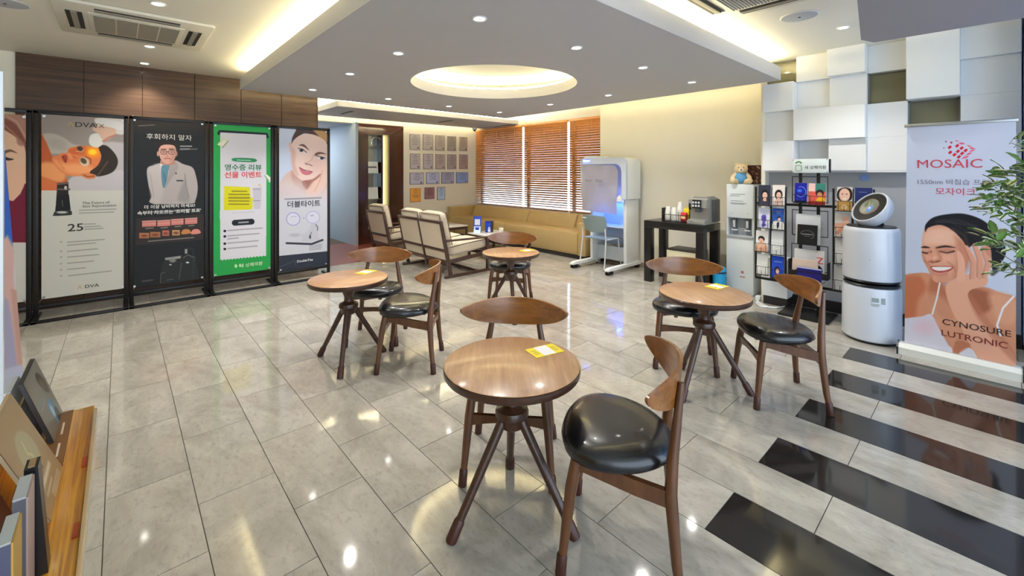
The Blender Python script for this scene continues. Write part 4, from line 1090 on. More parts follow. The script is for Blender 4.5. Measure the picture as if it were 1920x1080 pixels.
def lounge(label, loc, deg, n, wdt, name):
    t = thing(name, label, 'armchair' if n == 1 else 'loveseat', loc, R(deg))
    h = wdt/2
    xb = lambda z: .030-.165*(z/.76)             # the slanting back line
    W = LOUNGE_WOOD
    for s in (-1, 1):
        MB().box(-.07, s*h-.02, 0, .70, s*h+.02, .035, bev=.006).build('runner', W, t)
        MB().bar((.655, s*h, .03), (.655, s*h, .475), .036, .034, (1, 0, 0), bev=.005).build('front_post', W, t)
        MB().bar((xb(.03), s*h, .03), (xb(.775), s*h, .775), .042, .048, (1, 0, 0), bev=.005, h1=.034).build('back_post', W, t)
        MB().bar((xb(.505), s*h, .505), (.70, s*h, .485), .058, .024, bev=.006).build('arm', W, t)
        MB().bar((xb(.22), s*h, .215), (.655, s*h, .265), .030, .05, bev=.004).build('seat_rail', W, t)
    MB().bar((.655, -h, .25), (.655, h, .25), .03, .05, bev=.004).build('front_rail', W, t)
    MB().bar((xb(.21), -h, .205), (xb(.21), h, .205), .03, .045, bev=.004).build('back_rail', W, t)
    MB().bar((xb(.37), -h, .37), (xb(.37), h, .37), .026, .04, bev=.004).build('back_rail', W, t)
    MB().bar((.5, -h, .02), (.5, h, .02), .03, .026, bev=.003).build('floor_stretcher', W, t)
    cw = wdt/n
    th = math.atan2(.165, .76)
    for k in range(n):
        y0 = -h+k*cw; y1 = y0+cw
        MB().bar((xb(.75)-.004, y0+.005, .755+.012*0), (xb(.75)-.004, y1-.005, .755), .034, .036, bev=.006).build('top_rail', W, t)
        if k: MB().bar((xb(.12), y0, .10), (xb(.765), y0, .765), .034, .036, (1, 0, 0), bev=.004).build('middle_post', W, t)
        # seat and back cushions
        m_ = pillow(.0, .64, y0+.028, y1-.028, -.065, .065, .018, Matrix.Translation((.02, 0, .345)) @ Matrix.Rotation(R(-5), 4, 'Y'))
        sc = m_.build('seat_cushion', CUSHION, t, sharp=70)
        M = Matrix.Translation((xb(.42)+.075, 0, .42)) @ Matrix.Rotation(-th, 4, 'Y')
        m_ = pillow(-.055, .055, y0+.028, y1-.028, .0, .46, .018, M)
        bc = m_.build('back_cushion', CUSHION, t, sharp=70)
        pts = [M @ Vector(p) for p in ((.056, y0+.034, .0), (.056, y0+.034, .455), (.056, y1-.034, .455), (.056, y1-.034, .0))]
        MB().tube(pts, .0055, 6).build('piping', PIPING, bc)
        pts = [M @ Vector(p) for p in ((-.056, y0+.034, .30), (-.056, y0+.034, .455), (-.056, y1-.034, .455), (-.056, y1-.034, .30))]
        MB().tube(pts, .0055, 6).build('piping', PIPING, bc)
        cp = [Vector((.02, 0, .345))+Matrix.Rotation(R(-5), 3, 'Y') @ Vector(p) for p in ((.62, y0+.032, .058), (.02, y0+.032, .058))]
        MB().tube([cp[0], cp[1]], .0055, 6).build('piping', PIPING, sc)
        # canvas panel seen from behind
        z0, z1 = .39, .735
        m_ = MB(); v = [(xb(z0)-.012, y0+.02, z0), (xb(z0)-.012, y1-.02, z0), (xb(z1)-.012, y1-.02, z1), (xb(z1)-.012, y0+.02, z1)]
        m_._add([(p[0], p[1], p[2]) for p in v]+[(p[0]+.008, p[1], p[2]) for p in v], [(0, 3, 2, 1), (4, 5, 6, 7), (0, 1, 5, 4), (1, 2, 6, 5), (2, 3, 7, 6), (3, 0, 4, 7)])
        m_.build('back_panel', CUSHION, t)
        z0, z1 = .235, .35
        m_ = MB(); v = [(xb(z0)-.002, y0+.02, z0), (xb(z0)-.002, y1-.02, z0), (xb(z1)-.002, y1-.02, z1), (xb(z1)-.002, y0+.02, z1)]
        m_._add([(p[0], p[1], p[2]) for p in v]+[(p[0]+.008, p[1], p[2]) for p in v], [(0, 3, 2, 1), (4, 5, 6, 7), (0, 1, 5, 4), (1, 2, 6, 5), (2, 3, 7, 6), (3, 0, 4, 7)])
        m_.build('back_panel', CUSHION, t)
    return t
lounge('dark framed two-seat lounge chair with cream cushions, seen from behind', (3.285, 5.47, 0), 0, 2, 1.16, 'two_seat_lounge_chair')
lounge('single dark framed lounge chair with cream cushions by the brown display niche', (3.32, 6.97, 0), 2, 1, .60, 'lounge_chair')

# ------------------------------------------------------------------ coffee tables
def coffee(label, x0, y0, x1, y1):
    t = thing('coffee_table', label, 'table', ((x0+x1)/2, (y0+y1)/2, 0), group='white topped coffee tables in the lounge')
    a, b = (x1-x0)/2, (y1-y0)/2
    Box('table_top', mat('white_stone_top', (222, 220, 214), .2, noise=.04, nscale=6), (-a, -b, .385, a, b, .405), t, bev=.004)
    f = MB()
    for s in (-1, 1):
        f.bar((-a+.02, s*(b-.02), .36), (a-.02, s*(b-.02), .36), .03, .045); f.bar((s*(a-.02), -b+.02, .36), (s*(a-.02), b-.02, .36), .03, .045)
    f.build('apron', LOUNGE_WOOD, t)
    for sx in (-1, 1):
        for sy in (-1, 1):
            MB().box(sx*(a-.02)-.018, sy*(b-.02)-.018, 0, sx*(a-.02)+.018, sy*(b-.02)+.018, .385, bev=.003).build('leg', LOUNGE_WOOD, t)
    Box('lower_shelf', LOUNGE_WOOD, (-a+.03, -b+.03, .13, a-.03, b-.03, .15), t)
    return t
coffee('white topped coffee table beside the sofa, carrying blue brochures', 4.34, 4.98, 4.92, 5.92)
coffee('white topped coffee table further back near the left end of the sofa', 4.36, 6.75, 4.96, 7.65)

# ------------------------------------------------------------------ white light booth and the chair in it
t = thing('light_booth', 'white wheeled skin light booth with grey drape and blue inner light', 'booth', (5.42, 3.87, 0))
BW = mat('booth_white', (224, 226, 224), .35); BS = mat('booth_blue_grey', (196, 204, 214), .35)
for yy in (-.32, .30):
    MB().prism([(-.47, .055), (-.47, .075), (-.40, .095), (.36, .095), (.36, .055)], 'y', yy-.035, yy+.035).build('skid', BW, t)
    for xx in (-.43, -.36, .30):
        c = MB().cyl((xx, yy-.028, .026), (xx, yy-.010, .026), .026, n=16).cyl((xx, yy+.010, .026), (xx, yy+.028, .026), .026, n=16)
        c.build('caster', BLACK_PLASTIC, t)
Box('side_panel', BW, (.0, -.335, .095, .33, -.285, 1.03), t, bev=.008)
Box('side_panel', BW, (.0, .265, .095, .33, .315, 1.03), t, bev=.008)
Box('inner_back', mat('booth_inner', (190, 206, 236), .5), (.30, -.285, .30, .33, .265, 1.03), t)
Box('foot_back', BS, (.12, -.285, .095, .15, .265, .30), t)
Box('cross_shelf', BW, (.02, -.285, .60, .30, .265, .615), t)
# hood: rounded box, top-right corner well rounded
def rr(y0, y1, z0, z1, r0, r1, n=8):
    """outline in y-z, r0 = radius at the low-y top corner, r1 at the high-y top corner"""
    p = [(y0, z0)]
    p += [(y0+r0-r0*math.cos(a*math.pi/2/n), z1-r0+r0*math.sin(a*math.pi/2/n)) for a in range(n+1)]
    p += [(y1-r1+r1*math.sin(a*math.pi/2/n), z1-r1+r1*math.cos(a*math.pi/2/n)) for a in range(n+1)]
    return p+[(y1, z0)]
def hood_band(m_, x0, x1):
    out = rr(-.36, .46, 1.03, 1.64, .09, .035); inn = rr(-.285, .43, 1.03, 1.545, .12, .02)
    n = len(out)
    for a, b in zip(range(n-1), range(1, n)):
        q = [out[a], out[b], inn[b], inn[a]]
        vs = [m_.bm.verts.new((x, p[0], p[1])) for x in (x0, x1) for p in q]
        for f in ((3, 2, 1, 0), (4, 5, 6, 7), (0, 1, 5, 4), (1, 2, 6, 5), (2, 3, 7, 6), (3, 0, 4, 7)):
            m_.bm.faces.new([vs[i] for i in f])
    bmesh.ops.remove_doubles(m_.bm, verts=m_.bm.verts, dist=.0004)
    return m_
hood_band(MB(), -.05, .0).build('hood_front', BS, t)
hood_band(MB(), .0, .33).build('hood_shell', BW, t)
MB().prism(rr(-.30, .45, 1.04, 1.56, .11, .02), 'x', .29, .32).build('hood_back', BW, t)
MB().prism([(.10, 1.638), (.16, 1.665), (.22, 1.675), (.34, 1.675), (.40, 1.66), (.43, 1.638)], 'x', -.02, .25).build('top_cap', BW, t)
# drape
m_ = MB(); NX, NZ = 24, 20; g_ = []
for i in range(NX+1):
    row = []
    for j in range(NZ+1):
        u, v = i/NX, j/NZ; y = .44-.68*u; y = y*(1-.06*v)+.005; z = 1.545-.715*v-.02*u
        zt = 1.545-.10*max(0, (u-.82)/.18)**2; z = min(z, zt)
        x = -.058-.02*v+.006*math.sin(u*17+v*2)*(.3+v)+.006*math.sin(v*9+u*5)
        row.append(m_.bm.verts.new((x, y, z)))
    g_.append(row)
for i in range(NX):
    for j in range(NZ): m_.bm.faces.new([g_[i][j], g_[i+1][j], g_[i+1][j+1], g_[i][j+1]])
ret = bmesh.ops.solidify(m_.bm, geom=m_.bm.faces[:], thickness=.004)
dr = m_.build('drape', mat('grey_drape', (204, 198, 194), .85, noise=.05, nscale=8, bump=.2, bscale=300), t, sharp=80)
lettering('near  face', dr, (-.105, .17, 1.30), (0, -1, 0), (0, 0, 1), .075, ink((120, 112, 108)), sx=1.1)
MB().lathe([(0, 0), (.05, 0), (.05, .012), (0, .012)], n=24, sx=.3, sy=1.35, M=Matrix.Translation((-.05, .345, 1.595)) @ Matrix.Rotation(R(-90), 4, 'Y') @ Matrix.Identity(4)).build('blue_lamp', EM_BLUE, t)
m_ = MB()
for k in range(3): m_.box(-.053, .36-k*.028-.018, 1.612, -.05, .36-k*.028, 1.626)
m_.build('badge', GREY_PLASTIC, t)
MB().prism([(-.30, 1.0), (-.22, 1.0), (-.20, 1.035), (-.235, 1.06), (-.255, 1.09), (-.285, 1.09)], 'x', -.075, -.045).build('hand_clip', BW, t)
MB().tube([(.05, -.337, 1.03), (.15, -.345, 1.018), (.28, -.34, 1.03)], .004, 6).build('cord', GREY_PLASTIC, t)
Box('blue_tube', EM_BLUE, (.10, -.24, .985, .13, .24, 1.0), t)
bl = bpy.data.lights.new('booth_light', 'AREA'); bl.energy = 1.5; bl.color = (.07, .20, 1.0); bl.size = .2
bo = bpy.data.objects.new('booth_light', bl); COL.objects.link(bo); bo.location = (5.57, 3.86, .97)

t = thing('plastic_chair', 'grey plastic chair with white metal legs inside the light booth', 'chair', (5.20, 3.94, 0))
SEATP = mat('chair_grey_green', (136, 154, 158), .4)
m_ = MB(); NX, NZ = 20, 8; A_, B_ = [], []
for i in range(NX+1):
    u = -1+2*i/NX; ra, rb_ = [], []
    for j in range(NZ+1):
        v = j/NZ; hw = .215*(1-.10*(1-v)**2)*(1-.06*v**6); z = .535+.245*v+.012*(1-u*u)*v-.03*(1-v)*u*u*-1
        x = -.01-.055*v+.05*u*u
        ra.append(m_.bm.verts.new((x, hw*u, z))); rb_.append(m_.bm.verts.new((x+.010, hw*u*.985, z)))
    A_.append(ra); B_.append(rb_)
F_ = m_.bm.faces.new
for i in range(NX):
    for j in range(NZ):
        F_([A_[i][j], A_[i+1][j], A_[i+1][j+1], A_[i][j+1]]); F_([B_[i][j+1], B_[i+1][j+1], B_[i+1][j], B_[i][j]])
    F_([A_[i][NZ], A_[i+1][NZ], B_[i+1][NZ], B_[i][NZ]]); F_([B_[i][0], B_[i+1][0], A_[i+1][0], A_[i][0]])
for i in (0, NX):
    for j in range(NZ): F_([A_[i][j], A_[i][j+1], B_[i][j+1], B_[i][j]])
m_.build('backrest', SEATP, t, sharp=50)
Box('hand_hole', mat('hole_light', (196, 200, 208), .5), (-.076, .10, .735, -.058, .165, .752), t, bev=.003)
MB().prism([(-.01, .455), (.10, .438), (.34, .448), (.40, .430), (.40, .42), (.34, .436), (.10, .426), (-.01, .443)], 'y', -.215, .215).build('seat', SEATP, t)
LEGM = mat('chair_white_metal', (206, 208, 208), .3)
for s in (-1, 1):
    MB().tube([(-.015, s*.205, .60), (-.005, s*.21, .44), (-.06, s*.225, .02)], .010, 10).build('leg', LEGM, t)
    MB().tube([(.02, s*.21, .44), (.30, s*.21, .44), (.36, s*.225, .02)], .010, 10).build('leg', LEGM, t)
    for xx in (-.062, .362): MB().cyl((xx, s*.225, .0), (xx, s*.225, .022), .014, n=12).build('foot', BLACK_PLASTIC, t)

# ------------------------------------------------------------------ coffee console and what stands on and under it
kx0, kx1, ky0, ky1, kz = 5.10, 5.57, 2.275, 3.06, .795
BLK = mat('black_lacquer', (20, 19, 20), .28, coat=.15)
t = thing('console_table', 'black parsons console table against the cream wall', 'table', ((kx0+kx1)/2, (ky0+ky1)/2, 0))
a, b = (kx1-kx0)/2, (ky1-ky0)/2
Box('table_top', BLK, (-a, -b, kz-.09, a, b, kz), t, bev=.003)
for sx in (-1, 1):
    for sy in (-1, 1):
        Box('leg', BLK, (sx*a, sy*b, 0, sx*(a-.095), sy*(b-.095), kz-.09), t, bev=.003)
t = thing('coffee_machine', 'silver automatic coffee machine on the black console', 'coffee machine', (5.36, 2.385, kz))
SIL = mat('machine_silver', (178, 180, 180), .32, metal=.7); DKG = mat('machine_dark', (70, 72, 74), .35)
m_ = MB().prism([(-.20, 0), (.17, 0), (.17, .30), (.12, .315), (-.12, .315), (-.17, .295), (-.18, .20), (-.13, .19), (-.13, .06), (-.20, .05)], 'y', -.105, .115)
m_.build('body', SIL, t)
Box('side_tank', DKG, (-.02, -.125, .02, .165, -.104, .295), t, bev=.004)
Box('front_panel', BLACK_PLASTIC, (-.186, -.045, .195, -.174, .065, .295), t, bev=.002)
m_ = MB()
for i in range(3):
    for j in range(2): m_.box(-.190, -.03+i*.035, .21+j*.04, -.185, -.008+i*.035, .235+j*.04)
m_.build('button', mat('button_light', (206, 210, 214), .4), t)
Box('spout', DKG, (-.19, -.03, .145, -.14, .03, .19), t, bev=.004)
Box('steam_wand', BLACK_PLASTIC, (-.19, .085, .17, -.165, .105, .25), t, bev=.004)
Box('drip_tray', mat('tray_silver', (200, 202, 200), .25, metal=.8), (-.235, -.10, .0, -.16, .11, .045), t, bev=.004)
Box('hopper_lid', SIL, (-.10, -.085, .314, .13, .09, .335), t, bev=.006)
t = thing('cup_rack', 'black wire cup rack on the left end of the console', 'rack', (5.24, 2.685, kz))
m_ = MB(); 
for z in (.02, .09):
    m_.tube([(-.05, -.165, z), (.06, -.165, z), (.06, .165, z), (-.05, .165, z), (-.05, -.165, z)], .004, 6)
for y in (-.165, -.055, .055, .165):
    for x in (-.05, .06): m_.cyl((x, y, 0), (x, y, .13), .0035, n=6)
m_.build('wire_frame', BLACK_METAL, t)
Box('tray', BLACK_METAL, (-.055, -.17, 0, .065, .17, .008), t)
Box('end_plate', BLACK_METAL, (-.05, .165, .0, .06, .173, .17), t)
PAP = mat('paper_cup', (226, 224, 216), .6)
for k, (y, h, wd_) in enumerate(((.115, .18, 'left'), (.033, .17, 'middle'), (-.047, .24, 'right'))):
    q = thing('cup_stack', 'stack of white paper cups, %s one in the wire rack' % wd_, 'cups', (5.245, 2.685+y, kz+.009), group='paper cup stacks')
    prof = [(0, 0), (.030, 0)]
    z = 0
    MB().lathe([(0, h), (.024, h), (.025, h-.004), (.036, h-.085), (.0365, h-.09), (.038, h-.092), (.038, h-.096), (0, h-.096)], n=24).build('cup', PAP, q)
    rm = MB()
    zz = h-.10
    while zz > .01:
        rm.lathe([(.033, zz+.008), (.0365, zz), (.038, zz-.001), (.038, zz-.004), (0, zz-.004)], n=20); zz -= .0105
    rm.lathe([(0, .0), (.036, .0), (.036, .012), (0, .012)], n=20)
    tag(rm.build('nested_cups', PAP, q), kind='stuff')
for k, (x, y, c1, c2, lb) in enumerate(((5.215, 2.572, (196, 44, 48), (226, 200, 150), 'red and cream snack box in the right end of the cup rack'), (5.266, 2.560, (226, 202, 40), (200, 60, 40), 'yellow snack packet in the cup rack next to the coffee machine'), (5.35, 2.575, (222, 190, 60), (120, 60, 40), 'yellow and brown packet standing behind the cup rack'))):
    q = thing('snack_packet', lb, 'snack', (x, y, kz+(.0085 if k < 2 else 0)))
    h = (.12, .165, .19)[k]
    m_ = MB(); m_.box(-.02, -.034, 0, .02, .034, h); bmesh.ops.subdivide_edges(m_.bm, edges=m_.bm.edges[:], cuts=4, use_grid_fill=True)
    for v in m_.bm.verts:
        f = 1-abs(v.co.z/h*2-1)**3; v.co.x *= .35+.75*f
    m_.build('packet', mat('snack_%d' % k, c1, .35), q)
    Box('printed_band', mat('snackb_%d' % k, c2, .4), (-.0235, -.026, h*.35, -.019, .026, h*.62), q)
t = thing('small_cabinet', 'small box with cream mirrored front and dark top under the console', 'cabinet', (5.33, 2.60, 0))
Box('body', mat('charcoal', (48, 47, 50), .45), (-.13, -.20, .02, .17, .20, .45), t, bev=.004)
Box('front_panel', mat('cream_mirror', (222, 214, 184), .15, metal=.15), (-.140, -.185, .03, -.130, .19, .435), t, bev=.002)
for xx in (-.10, .14):
    for yy in (-.17, .17): MB().cyl((xx, yy, 0), (xx, yy, .021), .014, n=10).build('foot', BLACK_PLASTIC, t)
MB().tube([(-.02, -.205, .40), (-.03, -.235, .47), (.02, -.25, .42), (.06, -.24, .02)], .005, 8).build('cable', BLACK_PLASTIC, t)
t = thing('waste_bin', 'turquoise waste bin between console and water dispenser', 'bin', (5.26, 2.16, 0))
CY = mat('turquoise_plastic', (24, 152, 206), .35)
MB().lathe([(0, 0), (.066, 0), (.076, .25), (.076, .26), (0, .26)], n=28).build('bucket', CY, t)
MB().lathe([(.077, .235), (.0785, .237), (.0785, .255), (.077, .257), (.077, .235)], n=28, caps=False).build('dark_band', mat('navy_band', (16, 40, 66), .4), t)
MB().lathe([(0, .315), (.03, .314), (.064, .300), (.075, .275), (.076, .258), (0, .258)], n=28).build('lid', CY, t)

# ------------------------------------------------------------------ water dispenser with plush bear
t = thing('water_dispenser', 'tall white water dispenser between console and brochure rack', 'dispenser', (5.40, 1.985, 0))
DW = mat('dispenser_white', (222, 230, 234), .28, coat=.2); DS = mat('dispenser_side', (214, 216, 204), .4)
Box('cabinet', DW, (.0, -.15, .0, .31, .15, .665), t, bev=.006)
Box('column', DS, (.085, -.148, .66, .31, .148, .90), t)
Box('upper_housing', DW, (.0, -.15, .885, .31, .15, 1.283), t, bev=.008)
Box('niche_back', mat('niche_grey', (150, 158, 166), .35), (.07, -.132, .665, .086, .132, .89), t)
for s in (-1, 1): Box('niche_cheek', DW, (.01, s*.15, .66, .09, s*.132, .89), t)
Box('drip_tray', mat('dispenser_tray', (176, 184, 190), .35), (-.012, -.145, .655, .08, .145, .68), t, bev=.004)
for s in (-1, 1):
    f = MB().box(.03, s*.072-.022, .755, .068, s*.072+.022, .87, bev=.006).build('tap', mat('tap_grey', (96, 104, 112), .35), t)
    Box('lever', mat('lever_light', (196, 200, 204), .3), (.022, s*.072-.013, .77, .031, s*.072+.013, .855), f, bev=.003)
    Box('spout_label', WHITE_PLASTIC, (.028, s*.072-.03, .735, .069, s*.072+.03, .748), t)
m_ = MB()
for z, a, b in ((1.165, -.10, .06), (1.145, -.11, .0), (1.085, -.10, .04), (1.06, -.11, .075), (1.05, -.09, .05)): m_.box(-.0012, -b, z-.003, .001, -a, z+.003)
m_.build('printed_lines', mat('grey_print', (130, 138, 146), .5), t)
m_ = MB(); m_.lathe([(0, 0), (.016, 0), (.016, .002), (0, .002)], n=20, M=Matrix.Translation((-.001, -.03, .255)) @ Matrix.Rotation(R(-90), 4, 'Y')); m_.box(-.002, -.06, .195, .001, .0, .205)
m_.build('red_badge', mat('badge_red', (196, 110, 112), .4), t)
for s in (-1, 1): MB().lathe([(0, 0), (.005, 0), (.005, .002), (0, .002)], n=10, M=Matrix.Translation((-.001, s*.09, .94)) @ Matrix.Rotation(R(-90), 4, 'Y')).build('indicator', GREY_PLASTIC, t)

t = thing('plush_bear', 'cream plush bear in a blue shirt sitting on the water dispenser', 'toy', (5.50, 2.005, 1.2865))
FUR = mat('cream_plush', (222, 200, 160), .95, noise=.06, nscale=60, bump=.5, bscale=180); BLU = mat('blue_knit', (96, 164, 216), .9, bump=.3, bscale=250)
t.rotation_euler = (0, 0, R(200))
MB().sphere((0, 0, .072), .068, 18, 1.0, 1.05, 1.05).build('shirt', BLU, t)
hd = MB().sphere((.008, 0, .178), .066, 20, .95, 1.08, .92).build('head', FUR, t)
MB().sphere((.064, 0, .160), .027, 14, .9, 1.1, .8).build('muzzle', mat('cream_muzzle', (236, 222, 190), .9), hd)
MB().sphere((.090, 0, .168), .008, 10, .8, 1.3, .9).build('nose', BLACK_PLASTIC, hd)
for s in (-1, 1):
    MB().sphere((.0, s*.052, .232), .022, 12, .6, 1, 1).build('ear', FUR, hd)
    MB().sphere((.063, s*.026, .192), .0065, 8).build('eye', BLACK_PLASTIC, hd)
    MB().tube([(.0, s*.055, .115), (.03, s*.088, .075), (.055, s*.082, .045)], [.026, .025, .024], 12).build('arm', BLU if False else FUR, t)
    MB().sphere((.0, s*.060, .105), .030, 12).build('sleeve', BLU, t)
    MB().tube([(.01, s*.045, .03), (.06, s*.07, .030), (.105, s*.085, .034)], [.034, .032, .028], 12).build('leg', FUR, t)
    MB().sphere((.112, s*.087, .038), .033, 12, .75, 1, 1.1).build('paw', FUR, t)
t = thing('picture_frame', 'small dark brown patterned picture standing behind the plush bear', 'picture', (5.60, 1.88, 1.283))
Box('frame', mat('dark_frame', (44, 28, 24), .4), (0, -.09, 0, .02, .09, .225), t, bev=.003)
A = Art('print_brown_photo', 64, 80, (70, 44, 34))
rn = random.Random(4)
for k in range(26): A.ell(rn.uniform(0, 100), rn.uniform(0, 125), rn.uniform(6, 18), rn.uniform(3, 9), rn.choice([(150, 110, 84), (96, 50, 40), (40, 24, 22), (186, 150, 120)]), .4, rn.uniform(0, 180), .8)
printed('photo', A.mat(.35), (-.001, .08, .215), (-.001, -.08, .215), (-.001, -.08, .01), (-.001, .08, .01), t)

# ------------------------------------------------------------------ brochure rack
RX = 5.05
t = thing('brochure_rack', 'tall black wire brochure rack with name sign in the recess', 'rack', (RX, 1.20, 0))
ry = lambda y: y-1.20
MB().box(-.16, ry(1.02), 0, .22, ry(1.44), .022, bev=.006).build('base_plate', BLACK_METAL, t)
for y in (1.285, 1.135):
    MB().box(-.0, ry(y)-.013, .02, .026, ry(y)+.013, 1.44, bev=.003).build('post', BLACK_METAL, t)
for z in (.30, 1.095): MB().box(.004, ry(.72), z-.012, .018, ry(1.69), z+.012).build('cross_bar', BLACK_METAL, t)
for y in (1.695, 1.548, 1.415, 1.012, .868, .715):
    MB().box(.0, ry(y)-.008, .29, .016, ry(y)+.008, 1.27).build('side_bar', BLACK_METAL, t)
def pocket(y0, y1, z, h=.075, x0=-.055, x1=.0, par=t):
    m_ = MB()
    m_.box(x0, ry(y0), z-.004, x1, ry(y1), z+.002)
    for zz in (z, z+h): m_.tube([(x1, ry(y0), zz), (x0, ry(y0), zz), (x0, ry(y1), zz), (x1, ry(y1), zz)], .0028, 6)
    for k in range(3):
        y = y0+(y1-y0)*(k+.5)/3; m_.cyl((x0, ry(y), z), (x0, ry(y), z+h*(1 if k != 1 else .5)), .0022, n=6)
    return m_.build('wire_pocket', BLACK_METAL, par)
sg = Box('sign_board', mat('sign_white', (214, 222, 222), .35), (-.035, ry(1.345), 1.418, -.012, ry(1.045), 1.555), t, bev=.004)
Box('sign_back', BLACK_METAL, (-.012, ry(1.342), 1.421, .004, ry(1.032), 1.552), t)
lettering('새 상쾌의원', sg, (-.0362, ry(1.150), 1.470), (0, -1, 0), (0, 0, 1), .037, ink((70, 78, 80)), bold=.01)
m_ = MB(); 
m_.tube([(-.036, ry(1.315), 1.49), (-.036, ry(1.315), 1.445), (-.036, ry(1.309), 1.437), (-.036, ry(1.271), 1.437), (-.036, ry(1.265), 1.445), (-.036, ry(1.265), 1.49), (-.036, ry(1.272), 1.494), (-.036, ry(1.308), 1.494), (-.036, ry(1.315), 1.49)], .0022, 6)
for a in (-60, -30, 0, 30, 60):
    c, s = math.sin(R(a)), math.cos(R(a)); m_.sphere((-.036, ry(1.29)+c*.024, 1.508+s*.022), .010, 8, .15, .8, .8)
m_.build('plant_emblem', mat('emblem_green', (74, 128, 84), .5), sg)
m_ = MB()
for y in (1.335, 1.055):
    for z in (1.427, 1.546): m_.lathe([(0, 0), (.004, 0), (.004, .003), (0, .003)], n=8, M=Matrix.Translation((-.0352, ry(y), z)) @ Matrix.Rotation(R(-90), 4, 'Y'))
m_.build('screw', DKG, sg)

def cover(name, bgc, kind, c2=(230, 226, 220), hair=(34, 28, 28)):
    A = Art('cover_'+name, 100, 156, bgc)
    if kind == 'face':
        A.poly([(15, 160), (25, 118), (50, 104), (78, 118), (90, 160)], c2, 4); A.ell(52, 74, 31, 38, hair, .2); A.ell(53, 80, 20, 26, (226, 188, 170), .2); A.poly([(44, 98), (62, 98), (66, 122), (40, 122)], (214, 172, 152), 3)
        A.ell(46, 76, 3, 2, (60, 40, 40), .5); A.ell(60, 76, 3, 2, (60, 40, 40), .5); A.ell(53, 93, 6, 2.6, (186, 90, 92), .5)
    if kind == 'lean':
        A.poly([(0, 156), (10, 110), (40, 96), (70, 104), (100, 120), (100, 160)], (222, 170, 140), 4); A.ell(46, 62, 26, 22, hair, .2, 10); A.poly([(28, 62), (50, 58), (64, 74), (54, 98), (34, 94)], (226, 180, 156), 4); A.line([(20, 150), (40, 100), (60, 120), (70, 90)], 12, (232, 184, 156), 4); A.ell(44, 84, 7, 3, (196, 90, 90), .5)
    if kind == 'arc':
        A.line([(50+40*math.cos(a/10), 70+40*math.sin(a/10)) for a in range(-20, 26)], 5, (110, 150, 240), 4); A.ell(40, 62, 20, 12, (60, 110, 230), .6); A.line([(10, 130), (80, 130)], 3, (90, 120, 220), 3); A.rect(0, 142, 100, 160, (20, 22, 30))
    if kind == 'woman_colour':
        A.rect(0, 0, 40, 60, (236, 196, 190)); A.rect(40, 0, 100, 70, (60, 130, 120)); A.rect(0, 60, 100, 160, (216, 96, 84)); A.ell(66, 70, 24, 26, (50, 34, 34), .2); A.ell(66, 82, 15, 18, (206, 140, 104), .3); A.poly([(40, 160), (50, 112), (80, 100), (100, 120), (100, 160)], (236, 180, 50), 3); A.rect(0, 132, 100, 160, (140, 40, 40), 2)
    if kind == 'group':
        A.poly([(0, 160), (10, 100), (50, 90), (92, 100), (100, 160)], c2, 4); A.ell(58, 72, 16, 14, (40, 30, 36), .3); A.ell(60, 82, 12, 13, (230, 190, 180), .3); A.poly([(40, 110), (60, 105), (56, 140), (44, 150)], (40, 44, 80), 4); A.words(30, 24, 80, 22, 9, (226, 140, 160), 3); A.words(36, 38, 70, 36, 7, (200, 210, 240), 5)
    if kind == 'device':
        A.poly([(30, 60), (66, 56), (70, 100), (60, 110), (66, 140), (34, 146), (38, 110), (28, 96)], (96, 84, 170), 5); A.ell(52, 80, 8, 14, (60, 50, 140), .4); A.words(16, 24, 84, 22, 8, (150, 150, 190), 2)
    if kind == 'blank':
        A.line([(0, 78), (100, 78)], 2, (176, 178, 180), 2); A.words(20, 30, 70, 30, 5, (200, 204, 208), 2, .6); A.line([(35, 120), (38, 108), (62, 108), (66, 120), (60, 126), (40, 126), (35, 120)], 2, (160, 164, 168), 2)
    if kind == 'cream_face':
        A.poly([(0, 60), (10, 20), (50, 2), (90, 14), (100, 60), (80, 90), (20, 90)], hair, 4); A.ell(50, 52, 36, 44, (228, 186, 168), .15); A.ell(36, 46, 6, 3, (60, 40, 40), .5); A.ell(64, 46, 6, 3, (60, 40, 40), .5); A.ell(50, 78, 14, 6, (236, 226, 222), .4); A.rect(0, 94, 100, 160, (196, 150, 84), 4); A.ell(50, 132, 22, 16, (226, 196, 150), .3)
    if kind == 'arm':
        A.rect(0, 0, 100, 160, (220, 214, 210)); A.line([(0, 90), (60, 84), (100, 60)], 40, (222, 172, 146), 8); A.line([(20, 130), (60, 96), (90, 84)], 26, (206, 150, 126), 8); A.ell(80, 40, 30, 22, (232, 190, 170), .4); A.words(30, 146, 80, 146, 5, (120, 120, 120), 2)
    if kind == 'black_disc':
        A.line([(50+34*math.cos(a/10), 78+34*math.sin(a/10)) for a in range(-30, 10)], 3, (120, 120, 120), 3); A.words(24, 74, 76, 74, 9, (220, 220, 220), 2); A.words(36, 88, 66, 88, 6, (150, 150, 150), 3)
    if kind == 'portrait_navy':
        A.words(24, 30, 76, 30, 6, (150, 170, 220), 2); A.ell(52, 92, 20, 22, hair, .2); A.ell(53, 100, 13, 17, (226, 180, 160), .2); A.poly([(20, 160), (36, 126), (70, 122), (90, 160)], (222, 160, 140), 4)
    if kind == 'magazine':
        A.ell(50, 110, 44, 40, (30, 30, 34), .06); A.ell(50, 120, 20, 18, (60, 60, 64), .3); A.line([(76, 40), (92, 40), (78, 70), (94, 70)], 5, (206, 70, 80), 3)
    if kind == 'hairdark':
        A.ell(46, 120, 46, 60, (40, 30, 30), .1); A.ell(48, 132, 24, 30, (214, 176, 160), .2)
    if kind == 'blue_cover':
        A.rect(0, 0, 100, 8, (180, 190, 220)); A.words(44, 84, 82, 80, 12, (190, 200, 236), 3)
